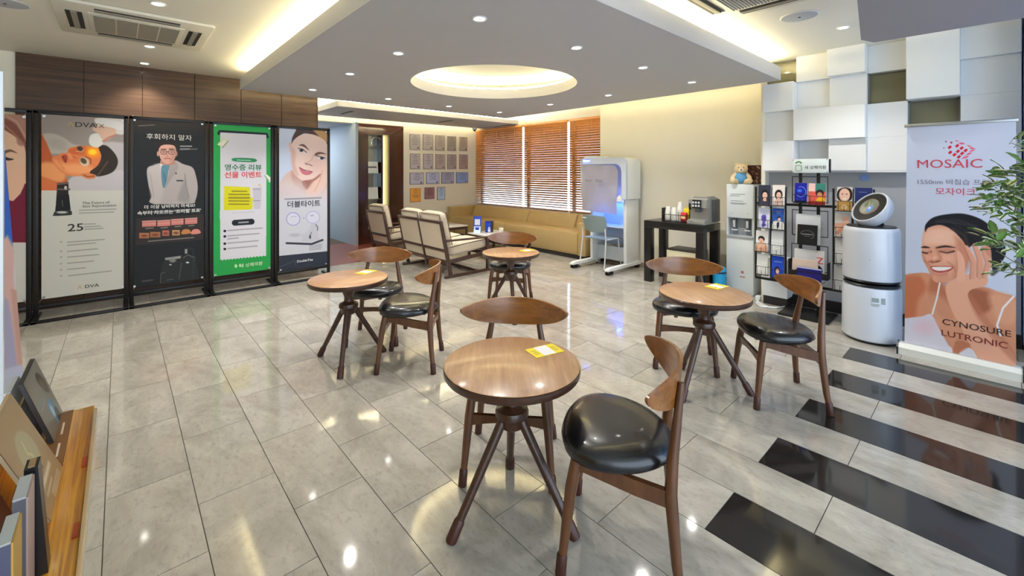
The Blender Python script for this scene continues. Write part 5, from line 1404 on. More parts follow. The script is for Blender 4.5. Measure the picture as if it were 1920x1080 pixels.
    if kind == 'blue_portrait':
        A.words(20, 40, 80, 38, 9, (200, 214, 250), 2); A.ell(44, 100, 22, 26, (40, 24, 34), .2); A.ell(48, 106, 14, 18, (230, 186, 176), .2); A.poly([(20, 160), (30, 130), (70, 130), (80, 160)], (50, 40, 70), 4)
    return A.mat(.35)
def brochure(px0, px1, py0, py1, name, label, bgc, kind, grp, X=RX-.03, lean=.022, th=.014, edge=(214, 214, 212), pk=True, **kw):
    y0, zt = on_x(px0, py0, X); y1, _ = on_x(px1, py0, X); zb = on_x((px0+px1)/2, py1, X)[1]; zt = on_x((px0+px1)/2, py0, X)[1]
    q = thing(name, label, name.replace('_', ' '), (X, (y0+y1)/2, zb), group=grp)
    h = zt-zb; wv = (y0-y1)/2-.002
    m_ = MB(); v = [(-.0, -wv, 0), (-.0, wv, 0), (lean, wv, h), (lean, -wv, h)]
    m_._add(v+[(p[0]+th, p[1], p[2]) for p in v], [(0, 3, 2, 1), (4, 5, 6, 7), (0, 1, 5, 4), (1, 2, 6, 5), (2, 3, 7, 6), (3, 0, 4, 7)])
    m_.build('pages', mat('paper_%d_%d_%d' % edge, edge, .6), q)
    e = .0012
    printed('cover', cover(label.replace(' ', '_')[:30], bgc, kind, **kw), (lean-e, wv, h), (lean-e, -wv, h), (-e, -wv, 0), (-e, wv, 0), q)
    if pk: pocket(y0+.006, y1-.006, zb-.004, h*.42, X-RX-.014, .0)
    return q
G1 = 'brochures in the left columns of the rack'; G2 = 'brochures in the middle of the rack'; G3 = 'brochures in the right columns of the rack'
brochure(1421, 1445, 347, 385, 'brochure', 'dark brochure with a woman portrait, top of the leftmost rack column', (52, 56, 72), 'face', G1, c2=(70, 66, 84))
brochure(1421, 1443, 390, 427, 'brochure', 'white brochure with a violet device, second in the leftmost rack column', (206, 210, 226), 'device', G1)
brochure(1416, 1440, 433, 471, 'brochure', 'white brochure with a leaning woman, third in the leftmost rack column', (226, 222, 220), 'lean', G1)
brochure(1418, 1439, 477, 514, 'brochure', 'plain white brochure, bottom of the leftmost rack column', (222, 222, 216), 'blank', G1)
brochure(1447, 1471, 347, 385, 'brochure', 'white brochure with a long-haired woman, top of the second rack column', (226, 218, 210), 'face', G1, c2=(206, 180, 170))
brochure(1447, 1470, 391, 430, 'brochure', 'blue brochure with people in white coats, second in the second rack column', (42, 84, 168), 'group', G1)
brochure(1445, 1468, 434, 477, 'brochure', 'plain white brochure, third in the second rack column', (220, 222, 222), 'blank', G1)
brochure(1446, 1470, 481, 522, 'brochure', 'bright blue brochure with a portrait, bottom of the second rack column', (36, 78, 200), 'blue_portrait', G1)
MX = RX-.06
brochure(1489, 1513, 343, 380, 'brochure', 'deep blue brochure with a glowing arc, left one under the name sign', (30, 34, 150), 'arc', G2, X=MX)
brochure(1515, 1548, 344, 384, 'brochure', 'colourful brochure of a woman in yellow, right one under the name sign', (216, 96, 84), 'woman_colour', G2, X=MX)
brochure(1491, 1538, 402, 458, 'booklet', 'large grey white sheet behind the square black booklet', (206, 208, 210), 'blank', G2, X=MX, th=.008, pk=False)
brochure(1494, 1532, 422, 459, 'booklet', 'square black booklet with white lettering in the middle of the rack', (28, 28, 30), 'black_disc', G2, X=MX-.034, pk=False, edge=(30, 30, 32))
brochure(1488, 1546, 469, 520, 'magazine', 'white magazine with a black dome picture, rearmost in the lower rack pocket', (214, 212, 214), 'magazine', G2, X=MX, pk=False)
brochure(1484, 1533, 487, 530, 'magazine', 'cream magazine with dark hair on its cover in the lower rack pocket', (206, 186, 172), 'hairdark', G2, X=MX-.03, pk=False)
brochure(1493, 1540, 503, 546, 'magazine', 'navy magazine in front in the lower rack pocket', (34, 30, 110), 'blue_cover', G2, X=MX-.06, edge=(120, 120, 160))
brochure(1568, 1598, 351, 395, 'brochure', 'brochure with a smiling face above a gold band, top right of the rack', (214, 206, 200), 'cream_face', G3)
brochure(1602, 1636, 352, 396, 'brochure', 'navy brochure with a woman, half behind the air purifier head', (40, 50, 110), 'portrait_navy', G3)
brochure(1564, 1592, 400, 444, 'brochure', 'pale brochure with skin coloured arms, second in the right rack column', (220, 214, 210), 'arm', G3)
brochure(1565, 1592, 448, 494, 'brochure', 'plain white brochure, third in the right rack column', (216, 218, 220), 'blank', G3)
brochure(1562, 1589, 498, 544, 'brochure', 'plain white brochure, bottom of the right rack column', (214, 216, 218), 'blank', G3)
for y0, y1, z in ((1.345, 1.05, 1.13), (1.345, 1.05, .80), (1.35, 1.05, .46)):
    m_ = MB(); m_.tube([(-.03, ry(y0), z), (-.03, ry(y0), z+.25), (-.03, ry(y1), z+.25), (-.03, ry(y1), z), (-.03, ry(y0), z)], .005, 6)
    m_.build('frame_loop', BLACK_METAL, t)
m_ = MB(); m_.box(-.10, ry(1.36), .40, .0, ry(1.04), .41)
for y in (1.36, 1.04): m_.box(-.10, ry(y)-.003, .40, .0, ry(y)+.003, .56)
m_.box(-.104, ry(1.36), .40, -.098, ry(1.04), .46); m_.build('magazine_tray', BLACK_METAL, t)
Box('wall_plinth', BLOCK_PAINT, (5.20, 1.44, .09, XM+.10, 1.672, .50), wm); Box('plinth_base', mat('dark_baseboard', (40, 36, 36), .4), (5.205, 1.445, 0, XM+.10, 1.67, .09), wm)
t = thing('wall_patch', 'pale blue round sticker on the grey recess panel above the air purifier', 'patch', (XM+.099, on_x(1621, 333, XM+.1)[0], on_x(1621, 333, XM+.1)[1]))
MB().lathe([(0, 0), (.036, 0), (.036, .002), (0, .002)], n=32, M=Matrix.Rotation(R(-90), 4, 'Y')).build('disc', mat('patch_blue', (126, 160, 220), .5), t)  # thin pale blue disc lying flat on the recess panel
t = thing('power_cable', 'white power cables curling on the floor below the brochure rack', 'cable', (5.2, 1.68, 0))
for k in range(3):
    pts = [(5.30-5.2, 1.75-.02*k-1.68, .010), (5.20-5.2-.03*k, 1.72-1.68, .008), (5.10-5.2-.04*k, 1.63-1.68, .008), (5.06-5.2, 1.53-1.68+.02*k, .008), (5.16-5.2, 1.48-1.68, .008), (5.26-5.2, 1.49-1.68, .008)]
    MB().tube([tuple(p) for p in smooth(pts, 5)[:-5]], .007, 8).build('cable', WHITE_PLASTIC, t)
Box('power_plug', WHITE_PLASTIC, (.06, .04, 0, .11, .09, .05), t, bev=.006)

# ------------------------------------------------------------------ air purifier
t = thing('air_purifier', 'white two-tier cylinder air purifier with a tilted round display head', 'air purifier', (4.79, .695, 0))
t.scale = (.90, .90, 1.0)
PW = mat('purifier_white', (208, 214, 226), .3, coat=.25, bump=.05, bscale=500)
MB().lathe([(0, 0), (.20, 0), (.205, .022), (0, .022)], n=56).build('base_ring', BLACK_PLASTIC, t)
MB().lathe([(0, .020), (.212, .020), (.222, .032), (.224, .10), (.222, .44), (.216, .462), (.192, .466), (0, .466)], n=64).build('lower_body', PW, t)
MB().lathe([(0, .468), (.205, .468), (.214, .478), (.206, .488), (.182, .494), (.206, .502), (.212, .508), (.204, .520), (0, .520)], n=64).build('vent_gap', BLACK_PLASTIC, t)
MB().lathe([(0, .516), (.200, .516), (.216, .524), (.221, .545), (.214, .92), (.208, .945), (.196, .958), (0, .958)], n=64).build('upper_body', PW, t)
MB().lathe([(0, .956), (.19, .956), (.185, .968), (.06, .972), (0, .972)], n=56).build('top_grille', BLACK_PLASTIC, t)
nrm = Vector((-.60, .42, .62)).normalized()
Mh = Matrix.Translation((.012, -.008, 1.10)) @ nrm.to_track_quat('Z', 'Y').to_matrix().to_4x4()
hd = MB().lathe([(0, -.06), (.13, -.06), (.155, -.045), (.165, -.02), (.165, .035), (.158, .046), (.150, .048), (.146, .040), (0, .040)], n=56, M=Mh).build('display_head', PW, t)
MB().lathe([(0, .040), (.146, .040), (.143, .043), (0, .043)], n=56, M=Mh).build('black_grille', BLACK_PLASTIC, hd)
MB().lathe([(0, .043), (.086, .043), (.084, .050), (0, .050)], n=48, M=Mh).build('screen_rim', mat('screen_rim', (186, 160, 150), .25, metal=.6), hd)
A = Art('print_purifier_screen', 96, 96, (120, 128, 120))
A.ell(60, 60, 40, 34, (150, 158, 150), .6); A.ell(64, 38, 22, 18, (110, 150, 230), .6); A.ell(30, 66, 26, 20, (104, 116, 96), .7); A.line([(20, 60), (50, 52), (86, 60)], 6, (180, 170, 120), 6); A.ell(60, 40, 8, 6, (210, 220, 250), .6)
m_ = MB(); m_.lathe([(0, .0505), (.078, .0505), (.078, .0512), (0, .0512)], n=40, M=Mh)
sc_ = m_.build('screen', A.mat(.1), hd)
uv = sc_.data.uv_layers.new(); inv = Mh.inverted()
for lp in sc_.data.loops:
    c = inv @ sc_.data.vertices[lp.vertex_index].co; uv.data[lp.index].uv = (.5-c.y/.16, .5+c.x/.16)
MB().bar((.06, -.04, .96), (.03, -.025, 1.07), .07, .07).build('neck', BLACK_PLASTIC, t)
aim = math.atan2(-.68-.10, -4.83)
m_ = MB()
for k, (a, z, w_, h_) in enumerate(((196, .375, .05, .035), (196, .34, .06, .008), (196, .328, .05, .006), (211, .37, .03, .05))):
    c, s = math.cos(R(a)), math.sin(R(a)); m_.bar((.2238*c+s*w_/2, .2238*s-c*w_/2, z), (.2238*c-s*w_/2, .2238*s+c*w_/2, z), .002, h_)
m_.build('rating_label', mat('label_grey', (150, 162, 160), .5), t)
m_ = MB(); c, s = math.cos(R(186)), math.sin(R(186)); m_.lathe([(0, 0), (.004, 0), (.004, .002), (0, .002)], n=10, M=Matrix.Translation((.219*c, .219*s, .70)) @ Matrix.Rotation(R(-90), 4, 'Y')); m_.build('sensor_dot', GREY_PLASTIC, t)

# ------------------------------------------------------------------ certificates and plaques on the far wall
CG = ((158, 154, 156), (156, 150, 150), (146, 138, 134), (134, 126, 122), (140, 128, 122))
def cert(zx0, zx1, zy0, zy1, label, rgb, frame=(120, 114, 112), seal=True, name='certificate', cat='certificate', grp='framed certificates on the far wall'):
    rgb = tuple(min(245, int(v*1.18)) for v in rgb)
    k = 160/1080; px0, px1, py0, py1 = 740+zx0*k, 740+zx1*k, 230+zy0*k, 230+zy1*k
    Y = YW-.012
    x0, z1 = on_y(px0, py0, Y); x1, _ = on_y(px1, py0, Y); z0 = on_y((px0+px1)/2, py1, Y)[1]; z1 = on_y((px0+px1)/2, py0, Y)[1]
    q = thing(name, label, cat, ((x0+x1)/2, YW, (z0+z1)/2), group=grp)
    a, b = (x1-x0)/2, (z1-z0)/2
    Box('frame', mat('cert_frame_%d_%d_%d' % frame, frame, .4, metal=.3), (-a, -.014, -b, a, 0, b), q, bev=.002)
    Box('sheet', mat('cert_%d_%d_%d' % rgb, rgb, .35), (-a+.012, -.0152, -b+.012, a-.012, -.013, b-.012), q)
    m_ = MB(); rn = random.Random(label); ink_ = tuple(int(v*.62) for v in rgb)
    n = 5 if b > a else 4
    for i in range(n):
        w_ = a*rn.uniform(.35, .7); z = b*.62-i*(b*1.15/n); m_.box(-w_, -.0160, z-.006, w_, -.0150, z+.006)
    m_.box(-.03, -.0160, b*.74, .03, -.0150, b*.82)
    m_.build('printed_lines', mat('cert_ink_%d_%d_%d' % ink_, ink_, .5), q)
    if seal: MB().lathe([(0, 0), (.022, 0), (.022, .002), (0, .002)], n=14, M=Matrix.Translation((a*.6, -.0145, -b*.72)) @ Matrix.Rotation(R(90), 4, 'X')).build('seal', mat('cert_seal', (110, 84, 96), .5), q)
ords = ('leftmost', 'second from the left', 'middle', 'fourth from the left', 'rightmost')
for i, (a, b, y0, y1) in enumerate(((190, 322, 147, 345), (357, 487, 150, 347), (515, 635, 162, 354), (668, 778, 174, 358), (818, 920, 182, 360))):
    cert(a, b, y0, y1, 'framed grey certificate in the top row on the far wall, '+ords[i], CG[i])
for i, (a, b, y0, y1) in enumerate(((195, 322, 392, 588), (362, 487, 395, 590), (518, 640, 400, 590), (668, 782, 402, 588), (818, 926, 402, 588))):
    cert(a, b, y0, y1, 'framed certificate in the second row on the far wall, '+ords[i], ((164, 158, 168), (160, 154, 164), (150, 138, 140), (136, 126, 130), (130, 116, 124))[i])
ord4 = ('leftmost', 'second from the left', 'third from the left', 'rightmost')
for i, (a, b, y0, y1) in enumerate(((192, 370, 632, 782), (400, 566, 630, 775), (592, 752, 628, 770), (780, 930, 628, 766))):
    cert(a, b, y0, y1, 'wide framed certificate in the third row on the far wall, '+ord4[i], ((166, 164, 184), (158, 164, 196), (140, 140, 168), (116, 138, 190))[i], (104, 106, 130))
cert(195, 332, 828, 1004, 'gold plaque at the bottom left of the certificate wall', (196, 142, 66), (176, 120, 54), False, 'plaque', 'plaque', 'plaques under the certificates')
cert(380, 504, 818, 966, 'maroon plaque in the bottom row of the certificate wall', (120, 84, 92), (100, 64, 70), False, 'plaque', 'plaque', 'plaques under the certificates')
cert(538, 638, 815, 978, 'pale blue plaque with a brown edge, bottom row of the certificate wall', (150, 176, 226), (140, 104, 110), False, 'plaque', 'plaque', 'plaques under the certificates')

# ------------------------------------------------------------------ brown display niche in the far wall
t = thing('display_niche', 'tall dark brown gloss display niche with lit glass shelves', 'cabinet', (3.93, 8.33, 0))
a0, a1, n0, n1, nz0, nz1 = -.51, .51, -.262, .182, .28, 2.19
H_ = 2.385
def face(name, pts):
    m_ = MB().prism([(p[0], p[1]) for p in pts], 'y', .0, .03); return m_.build(name, BROWN_GLOSS, t)
face('side_facing', [(a0, 0), (n0, nz0), (n0, nz1), (a0, H_)]); face('side_facing', [(a1, 0), (a1, H_), (n1, nz1), (n1, nz0)])
face('top_facing', [(a0, H_), (n0, nz1), (n1, nz1), (a1, H_)]); face('bottom_facing', [(a0, 0), (a1, 0), (n1, nz0), (n0, nz0)])
jm = mat('joint_line', (150, 110, 96), .3)
for p, q in (((a0, H_), (n0, nz1)), ((a1, H_), (n1, nz1))):
    MB().bar((p[0], -.001, p[1]), (q[0], -.001, q[1]), .004, .005, (0, 1, 0)).build('mitre_joint', jm, t)
Box('niche_back', mat('niche_mirror', (150, 156, 152), .12, metal=.5), (n0, .24, nz0, n1, .25, nz1), t)
for x in (n0, n1): Box('niche_cheek', mat('niche_cheek', (196, 186, 150), .4), (x-.008, .03, nz0, x+.008, .25, nz1), t)
for z in (nz0, nz1): Box('niche_end', mat('niche_cheek', (196, 186, 150), .4), (n0, .03, z-.008, n1, .25, z+.008), t)
Box('light_strip', EM_NICHE, (n1-.10, .20, nz0+.02, n1-.012, .235, nz1-.02), t)
Box('dark_divider', BROWN_GLOSS, (n1-.145, .05, nz0, n1-.105, .24, nz1), t)
for z in (.88, 1.40, 1.92): Box('glass_shelf', mat('shelf_glass', (170, 186, 176), .1, alpha=.6), (n0+.01, .04, z-.008, n1-.15, .23, z), t, bev=.001)
for k, (z, lb) in enumerate(((1.40, 'white panel with a dark line of print on the middle niche shelf'), (.88, 'white glossy panel on the lower niche shelf'))):
    q = thing('display_card', lb, 'card', (3.80, 8.44, z), group='white panels on the niche shelves')
    MB().bar((0, -.01, .0), (0, .02, .235), .25, .010, (0, 1, 0)).build('card', WHITE_PLASTIC, q)
    if k == 0: Box('print_line', DKG, (-.09, -.012, .11, .09, -.0, .135), q)
    Box('back_foot', WHITE_PLASTIC, (-.05, .02, 0, .05, .07, .01), q)
q = thing('ring_ornament', 'round glass ring ornament on the upper niche shelf', 'ornament', (3.88, 8.42, 1.92))
MB().tube([(.105*math.cos(a*math.pi/16), 0, .115+.105*math.sin(a*math.pi/16)) for a in range(33)], .008, 8, caps=False).build('ring', CHROME, q)
Box('stand', DKG, (-.03, -.02, 0, .03, .02, .014), q)

# ------------------------------------------------------------------ on the coffee tables
t = thing('leaflet_stand', 'blue leaflet stand with a curled white leaflet on the coffee table', 'leaflet stand', (4.46, 5.81, .405), R(48))
BLUE = mat('leaflet_blue', (34, 66, 176), .35)
MB().bar((.05, 0, 0), (.075, 0, .27), .13, .006, (1, 0, 0)).build('back_card', BLUE, t)
Box('white_picture', mat('leaflet_white', (214, 218, 232), .4), (.052, -.045, .12, .058, .045, .22), t)
m_ = MB(); pts = [(.052, .10), (.035, .05), (.0, .02), (-.05, .004), (-.09, .002)]
for (x0, z0), (x1, z1) in zip(pts, pts[1:]): m_.bar((x0, 0, z0), (x1, 0, z1), .115, .002)
m_.build('curled_leaflet', mat('leaflet_pale', (190, 206, 232), .4), t)
Box('blue_square', BLUE, (.022, -.03, .035, .03, .03, .085), t)
t = thing('tissue_box', 'black box with a blue picture side on the coffee table', 'box', (4.66, 5.73, .405), R(28))
Box('box', BLACK_PLASTIC, (-.055, -.055, 0, .055, .055, .19), t, bev=.003)
A = Art('print_blue_box', 64, 100, (36, 62, 170)); A.poly([(50, 150), (56, 90), (80, 80), (90, 150)], (216, 220, 236), 4); A.line([(50, 60), (92, 30)], 8, (90, 120, 220), 6); A.ell(70, 104, 9, 14, (190, 170, 200), .5)
printed('picture', A.mat(.3), (-.056, .053, .185), (-.056, -.053, .185), (-.056, -.053, .005), (-.056, .053, .005), t)
t = thing('paper_cup', 'white paper cup at the near end of the coffee table', 'cup', (4.70, 5.47, .405))
MB().lathe([(0, 0), (.028, 0), (.037, .09), (.039, .092), (.036, .092), (.027, .006), (0, .006)], n=24).build('cup', PAP, t)
Box('brown_sleeve', mat('cup_band', (206, 190, 160), .6), (-.02, -.0345, .03, .02, -.0325, .06), t)
t = thing('flyer_holder', 'white flyer holder with blue flyers on the further coffee table', 'flyer holder', (4.62, 7.25, .405), R(50))
Box('holder', WHITE_PLASTIC, (-.02, -.14, 0, .06, .14, .10), t, bev=.003)
for k, (y, c) in enumerate(((-.09, (120, 130, 200)), (.0, (40, 50, 130)), (.09, (216, 214, 222)))):
    MB().bar((.0, y, .01), (.03, y, .20), .08, .006, (1, 0, 0)).build('flyer', mat('flyer_%d' % k, c, .4), t)

# ------------------------------------------------------------------ variegated plant at the right edge
PB = Vector((3.66, -.34, 0))
t = thing('potted_tree', 'variegated leafy tree reaching into the right edge beside the banner', 'plant', tuple(PB))
MB().lathe([(0, 0), (.15, 0), (.19, .32), (.20, .34), (.175, .34), (.17, .30), (0, .30)], n=32).build('pot', mat('pot_white', (206, 204, 198), .4), t)
MB().lathe([(0, .31), (.17, .302), (0, .302)], n=24).build('soil', mat('soil', (50, 38, 30), .95), t)
BRK = mat('bark', (92, 96, 62), .8, noise=.2, nscale=30)
MB().tube([(0, 0, .3), (.01, .01, .6), (-.03, .02, .9), (-.055, .032, 1.34)], [.02, .017, .014, .006], 10).build('trunk', BRK, t)
m = bpy.data.materials.new('variegated_leaf'); m.use_nodes = True; nt = m.node_tree; bs = nt.nodes['Principled BSDF']; bs.inputs['Roughness'].default_value = .35
tc = nt.nodes.new('ShaderNodeTexCoord'); sp = nt.nodes.new('ShaderNodeSeparateXYZ'); ab = nt.nodes.new('ShaderNodeMath'); ab.operation = 'ABSOLUTE'
nz = nt.nodes.new('ShaderNodeTexNoise'); nz.inputs['Scale'].default_value = 60; oi = nt.nodes.new('ShaderNodeObjectInfo')
ad = nt.nodes.new('ShaderNodeMath'); ad.operation = 'MULTIPLY_ADD'; ad.inputs[1].default_value = .020; 
a2 = nt.nodes.new('ShaderNodeMath'); a2.operation = 'MULTIPLY_ADD'; a2.inputs[1].default_value = .012
cr = nt.nodes.new('ShaderNodeValToRGB'); e = cr.color_ramp.elements
e[0].position = .50; e[0].color = (*s2l((58, 92, 42)), 1); e[1].position = .60; e[1].color = (*s2l((226, 228, 180)), 1)
e2 = cr.color_ramp.elements.new(.34); e2.color = (*s2l((96, 134, 62)), 1)
nt.links.new(tc.outputs['Object'], sp.inputs[0]); nt.links.new(tc.outputs['Object'], nz.inputs['Vector']); nt.links.new(sp.outputs['Y'], ab.inputs[0])
nt.links.new(nz.outputs['Fac'], ad.inputs[0]); nt.links.new(ab.outputs[0], ad.inputs[2]); nt.links.new(oi.outputs['Random'], a2.inputs[0]); nt.links.new(ad.outputs[0], a2.inputs[2])
sc2 = nt.nodes.new('ShaderNodeMath'); sc2.operation = 'MULTIPLY'; sc2.inputs[1].default_value = 20; nt.links.new(a2.outputs[0], sc2.inputs[0]); nt.links.new(sc2.outputs[0], cr.inputs[0]); nt.links.new(cr.outputs[0], bs.inputs['Base Color'])
lm = []
for ln, wd_ in ((.084, .019), (.074, .018), (.064, .016)):
    m_ = MB(); N_ = 6; L_, Rr, C_ = [], [], []
    for k in range(N_+1):
        u = k/N_; wv = wd_*math.sin(math.pi*min(1, u*.94+.05))**.75 if 0 < k < N_ else .0012
        z = -.020*u*u; C_.append(m_.bm.verts.new((ln*u, 0, z-.002))); L_.append(m_.bm.verts.new((ln*u, wv, z+.003))); Rr.append(m_.bm.verts.new((ln*u, -wv, z+.003)))
    for k in range(N_):
        m_.bm.faces.new([C_[k], C_[k+1], L_[k+1], L_[k]]); m_.bm.faces.new([Rr[k], Rr[k+1], C_[k+1], C_[k]])
    bmesh.ops.recalc_face_normals(m_.bm, faces=m_.bm.faces)
    me = bpy.data.meshes.new('leaf'); m_.bm.to_mesh(me); m_.bm.free(); me.materials.append(m); me.shade_smooth(); lm.append(me)
rn = random.Random(11)
def pt(px, py, d):
    r_ = ray(px); return Vector((r_[0]*d, r_[1]*d, CAM_H-(py-322)/FPX*d))-PB
tips = [(1908, 262, 2.2, 4), (1896, 268, 2.25, 3), (1878, 318, 2.15, 10), (1902, 322, 2.3, 11), (1858, 345, 2.1, 10), (1885, 352, 2.25, 12), (1912, 350, 2.2, 10), (1848, 366, 2.15, 9),
        (1872, 374, 2.2, 12), (1900, 378, 2.15, 10), (1862, 388, 2.3, 8), (1918, 300, 2.25, 8), (1890, 402, 2.2, 7), (1868, 408, 2.15, 5), (1912, 412, 2.25, 6), (1852, 446, 2.1, 8), (1872, 452, 2.2, 7), (1904, 440, 2.2, 7),
        (1890, 462, 2.25, 5), (1868, 470, 2.1, 4), (1880, 496, 2.2, 5), (1904, 500, 2.2, 6), (1860, 505, 2.15, 2), (1918, 470, 2.2, 6), (1935, 330, 2.2, 10), (1950, 380, 2.3, 10), (1960, 300, 2.2, 10), (1945, 440, 2.2, 8), (1940, 500, 2.25, 6), (1975, 420, 2.2, 8)]
root = [Vector((-.04, .03, 1.22)), Vector((-.03, .02, 1.0)), Vector((-.02, .02, .85))]
nb = 0
for px, py, d, n in tips:
    p = pt(px, py, d); z_ = max(.62, min(1.32, p.z-.20+rn.uniform(-.16, .12))); r0 = Vector((-.03-.02*(z_-.9)/.35, .02+.01*(z_-.9)/.35, z_))
    mid = (p+r0)/2+Vector((rn.uniform(-.05, .05), rn.uniform(-.05, .05), rn.uniform(-.02, .05)))
    MB().tube([r0, mid, p], [.005, .003, .0014], 6).build('branch', BRK, t)
    dirn = (p-r0).normalized()
    for k in range(int(n*1.42)):
        if nb >= 298: break
        nb += 1
        o = link('leaf', rn.choice(lm), t)
        back = rn.uniform(-.01, .075); q = p-dirn*back+Vector((rn.gauss(0, .018), rn.gauss(0, .018), rn.gauss(0, .016)))
        dv = (dirn*rn.uniform(.2, 1.0)+Vector((rn.uniform(-1, 1), rn.uniform(-1, 1), rn.uniform(-.5, .6)))).normalized()
        o.location = q; o.rotation_mode = 'QUATERNION'
        zq = Vector((rn.uniform(-.6, .6), rn.uniform(-.6, .6), 1)).normalized(); yv = zq.cross(dv).normalized(); zv = dv.cross(yv)
        o.rotation_quaternion = Matrix((dv, yv, zv)).transposed().to_quaternion(); s_ = rn.uniform(.6, .95); o.scale = (s_, s_, s_)

# ------------------------------------------------------------------ brochure ledge at the lower left
LZ = .75
t = thing('brochure_ledge', 'golden grained wooden brochure ledge at the lower left corner', 'shelf', (-.16, 1.2, 0))
Box('ledge', GOLD_WOOD, (-.10, -.75, LZ-.03, .105, .556, LZ), t, bev=.003)
MB().bar((-.03, -.75, LZ+.05), (-.03, .556, LZ+.05), .012, .10).build('back_board', GOLD_WOOD, t)
Box('front_lip', mat('acrylic_lip', (206, 176, 130), .15, coat=.3), (.1052, -.75, LZ-.03, .1122, .50, LZ+.012), t, bev=.001)
Box('cabinet', GOLD_WOOD, (-.095, -.70, .0, .08, .52, LZ-.03), t)
for y in (-.06, .20): Box('red_clip', mat('clip_red', (186, 72, 26), .4), (.094, y, LZ-.0, .102, y+.045, LZ+.003), t)
def leaner(name, label, y0, y1, x0, x1, z1, th, rgb, artm=None, edge=None, grp='brochures on the golden ledge'):
    q = thing(name, label, name.replace('_', ' '), (0, (y0+y1)/2, LZ+.001), group=grp)
    b = (y1-y0)/2; h = z1-LZ
    v = [(x0, -b, 0), (x0, b, 0), (x1, b, h), (x1, -b, h)]
    m_ = MB(); m_._add(v+[(p[0]-th, p[1], p[2]) for p in v], [(0, 1, 2, 3), (7, 6, 5, 4), (0, 4, 5, 1), (1, 5, 6, 2), (2, 6, 7, 3), (3, 7, 4, 0)])
    m_.build('pages', mat('edge_%s' % str(edge or rgb), edge or rgb, .5), q)
    if artm:
        e = .001; printed('cover', artm, (x1+e, b, h+.0), (x1+e, -b, h+.0), (x0+e, -b, 0.0), (x0+e, b, 0.0), q) if False else printed('cover', artm, (x1+e, -b, h), (x1+e, b, h), (x0+e, b, 0), (x0+e, -b, 0), q)
    return q
A = Art('cover_dark', 140, 140, (104, 100, 92))
A.ell(70, 20, 60, 30, (118, 114, 104), .9); A.poly([(58, 20), (66, 14), (80, 20), (92, 40), (88, 56), (74, 50), (62, 36)], (48, 36, 30), 3); A.ell(72, 34, 8, 9, (90, 70, 56), .4)
A.words(14, 46, 56, 44, 5, (70, 130, 170), 2); A.words(16, 54, 52, 52, 3, (150, 150, 146), 3)
A.poly([(46, 62), (70, 60), (80, 76), (84, 100), (56, 100), (50, 84)], (76, 120, 150), 4); A.poly([(64, 82), (80, 80), (84, 100), (66, 100)], (24, 30, 34), 3); A.ell(58, 76, 6, 10, (140, 180, 200), .5)
leaner('brochure', 'dark grey brochure with rounded corner leaning at the far end of the golden ledge', 1.572, 1.768, -.122, -.175, .915, .008, (104, 100, 92), A.mat(.3), (46, 40, 36))
leaner('booklet', 'thin white booklet behind the dark grey brochure', 1.62, 1.74, -.150, -.200, .885, .012, (206, 210, 214), None, (206, 210, 214))
A = Art('cover_tan', 150, 140, (160, 134, 100))
A.ell(50, 46, 26, 22, (168, 160, 126), .12); A.line([(50, 34), (46, 44), (54, 50), (48, 58)], 2.5, (206, 190, 140), 2); A.line([(36, 60), (44, 66), (58, 66)], 2, (90, 70, 50), 2)
A.words(22, 74, 80, 74, 6, (232, 222, 196), 2, .9); A.words(28, 82, 64, 82, 3.4, (214, 200, 170), 6, .8)
for i in range(3): A.words(40, 87+i*2.6, 86, 87+i*2.6, 1.8, (222, 210, 184), i, .8)
leaner('booklet', 'tan bronze booklet with a round logo in the middle of the golden ledge', 1.222, 1.438, -.100, -.178, .945, .006, (160, 134, 100), A.mat(.35), (186, 160, 124))
q = thing('leaflet', 'flat brown leaflet lying between the tan booklet and the dark brochure', 'leaflet', (-.118, 1.59, LZ+.0005), group='brochures on the golden ledge')
Box('sheet', mat('leaflet_brown', (132, 88, 48), .4), (-.022, -.15, 0, .02, .165, .002), q)
m_ = MB()
for y in (-.10, .02): m_.box(.004, y, .002, .008, y+.07, .0024)
m_.build('printed_lines', mat('leaflet_print', (226, 214, 196), .5), q)
A = Art('cover_brown', 140, 140, (92, 52, 34)); A.line([(0, 30), (100, 44)], 1.5, (140, 100, 80), 2); A.line([(0, 62), (100, 74)], 1.5, (140, 100, 80), 2); A.ell(16, 20, 24, 16, (150, 96, 62), .9); A.rect(60, 10, 100, 40, (120, 74, 50), 20)
leaner('booklet', 'brown booklet partly cut off by the lower left corner', .98, 1.215, -.132, -.190, .915, .006, (92, 52, 34), A.mat(.3))
def upright(label, y0, y1, x0, x1, z1, top, side, front, stripe):
    q = thing('leaflet_block', label, 'leaflet block', ((x0+x1)/2, (y0+y1)/2, LZ+.001), group='blocks of leaflets on the golden ledge')
    a, b, h = (x1-x0)/2, (y1-y0)/2, z1-LZ
    Box('leaves', mat('b_side%s' % str(side), side, .4), (-a, -b, 0, a, b, h), q, bev=.001)
    Box('top_edge', mat('b_top%s' % str(top), top, .5), (-a, -b, h, a, b, h+.001), q)
    Box('front_edge', mat('b_front%s' % str(front), front, .4), (-a, -b-.001, 0, a, -b, h-.002), q)
    Box('cover', mat('b_str%s' % str(stripe), stripe, .4), (a, -b, 0, a+.0022, b, h-.001), q)
upright('grey topped leaflet block with a silver side standing on the golden ledge', .993, 1.062, -.121, -.107, .93, (170, 174, 176), (150, 142, 142), (84, 84, 90), (164, 140, 132))
upright('grey topped leaflet block nearest the lower left corner with a yellow side', .885, .955, -.122, -.109, .93, (166, 172, 172), (140, 134, 130), (66, 70, 92), (180, 140, 60))
q = thing('leaflet_box', 'narrow black leaflet box behind the grey topped leaflet blocks', 'leaflet box', (-.104, 1.09, LZ+.001))
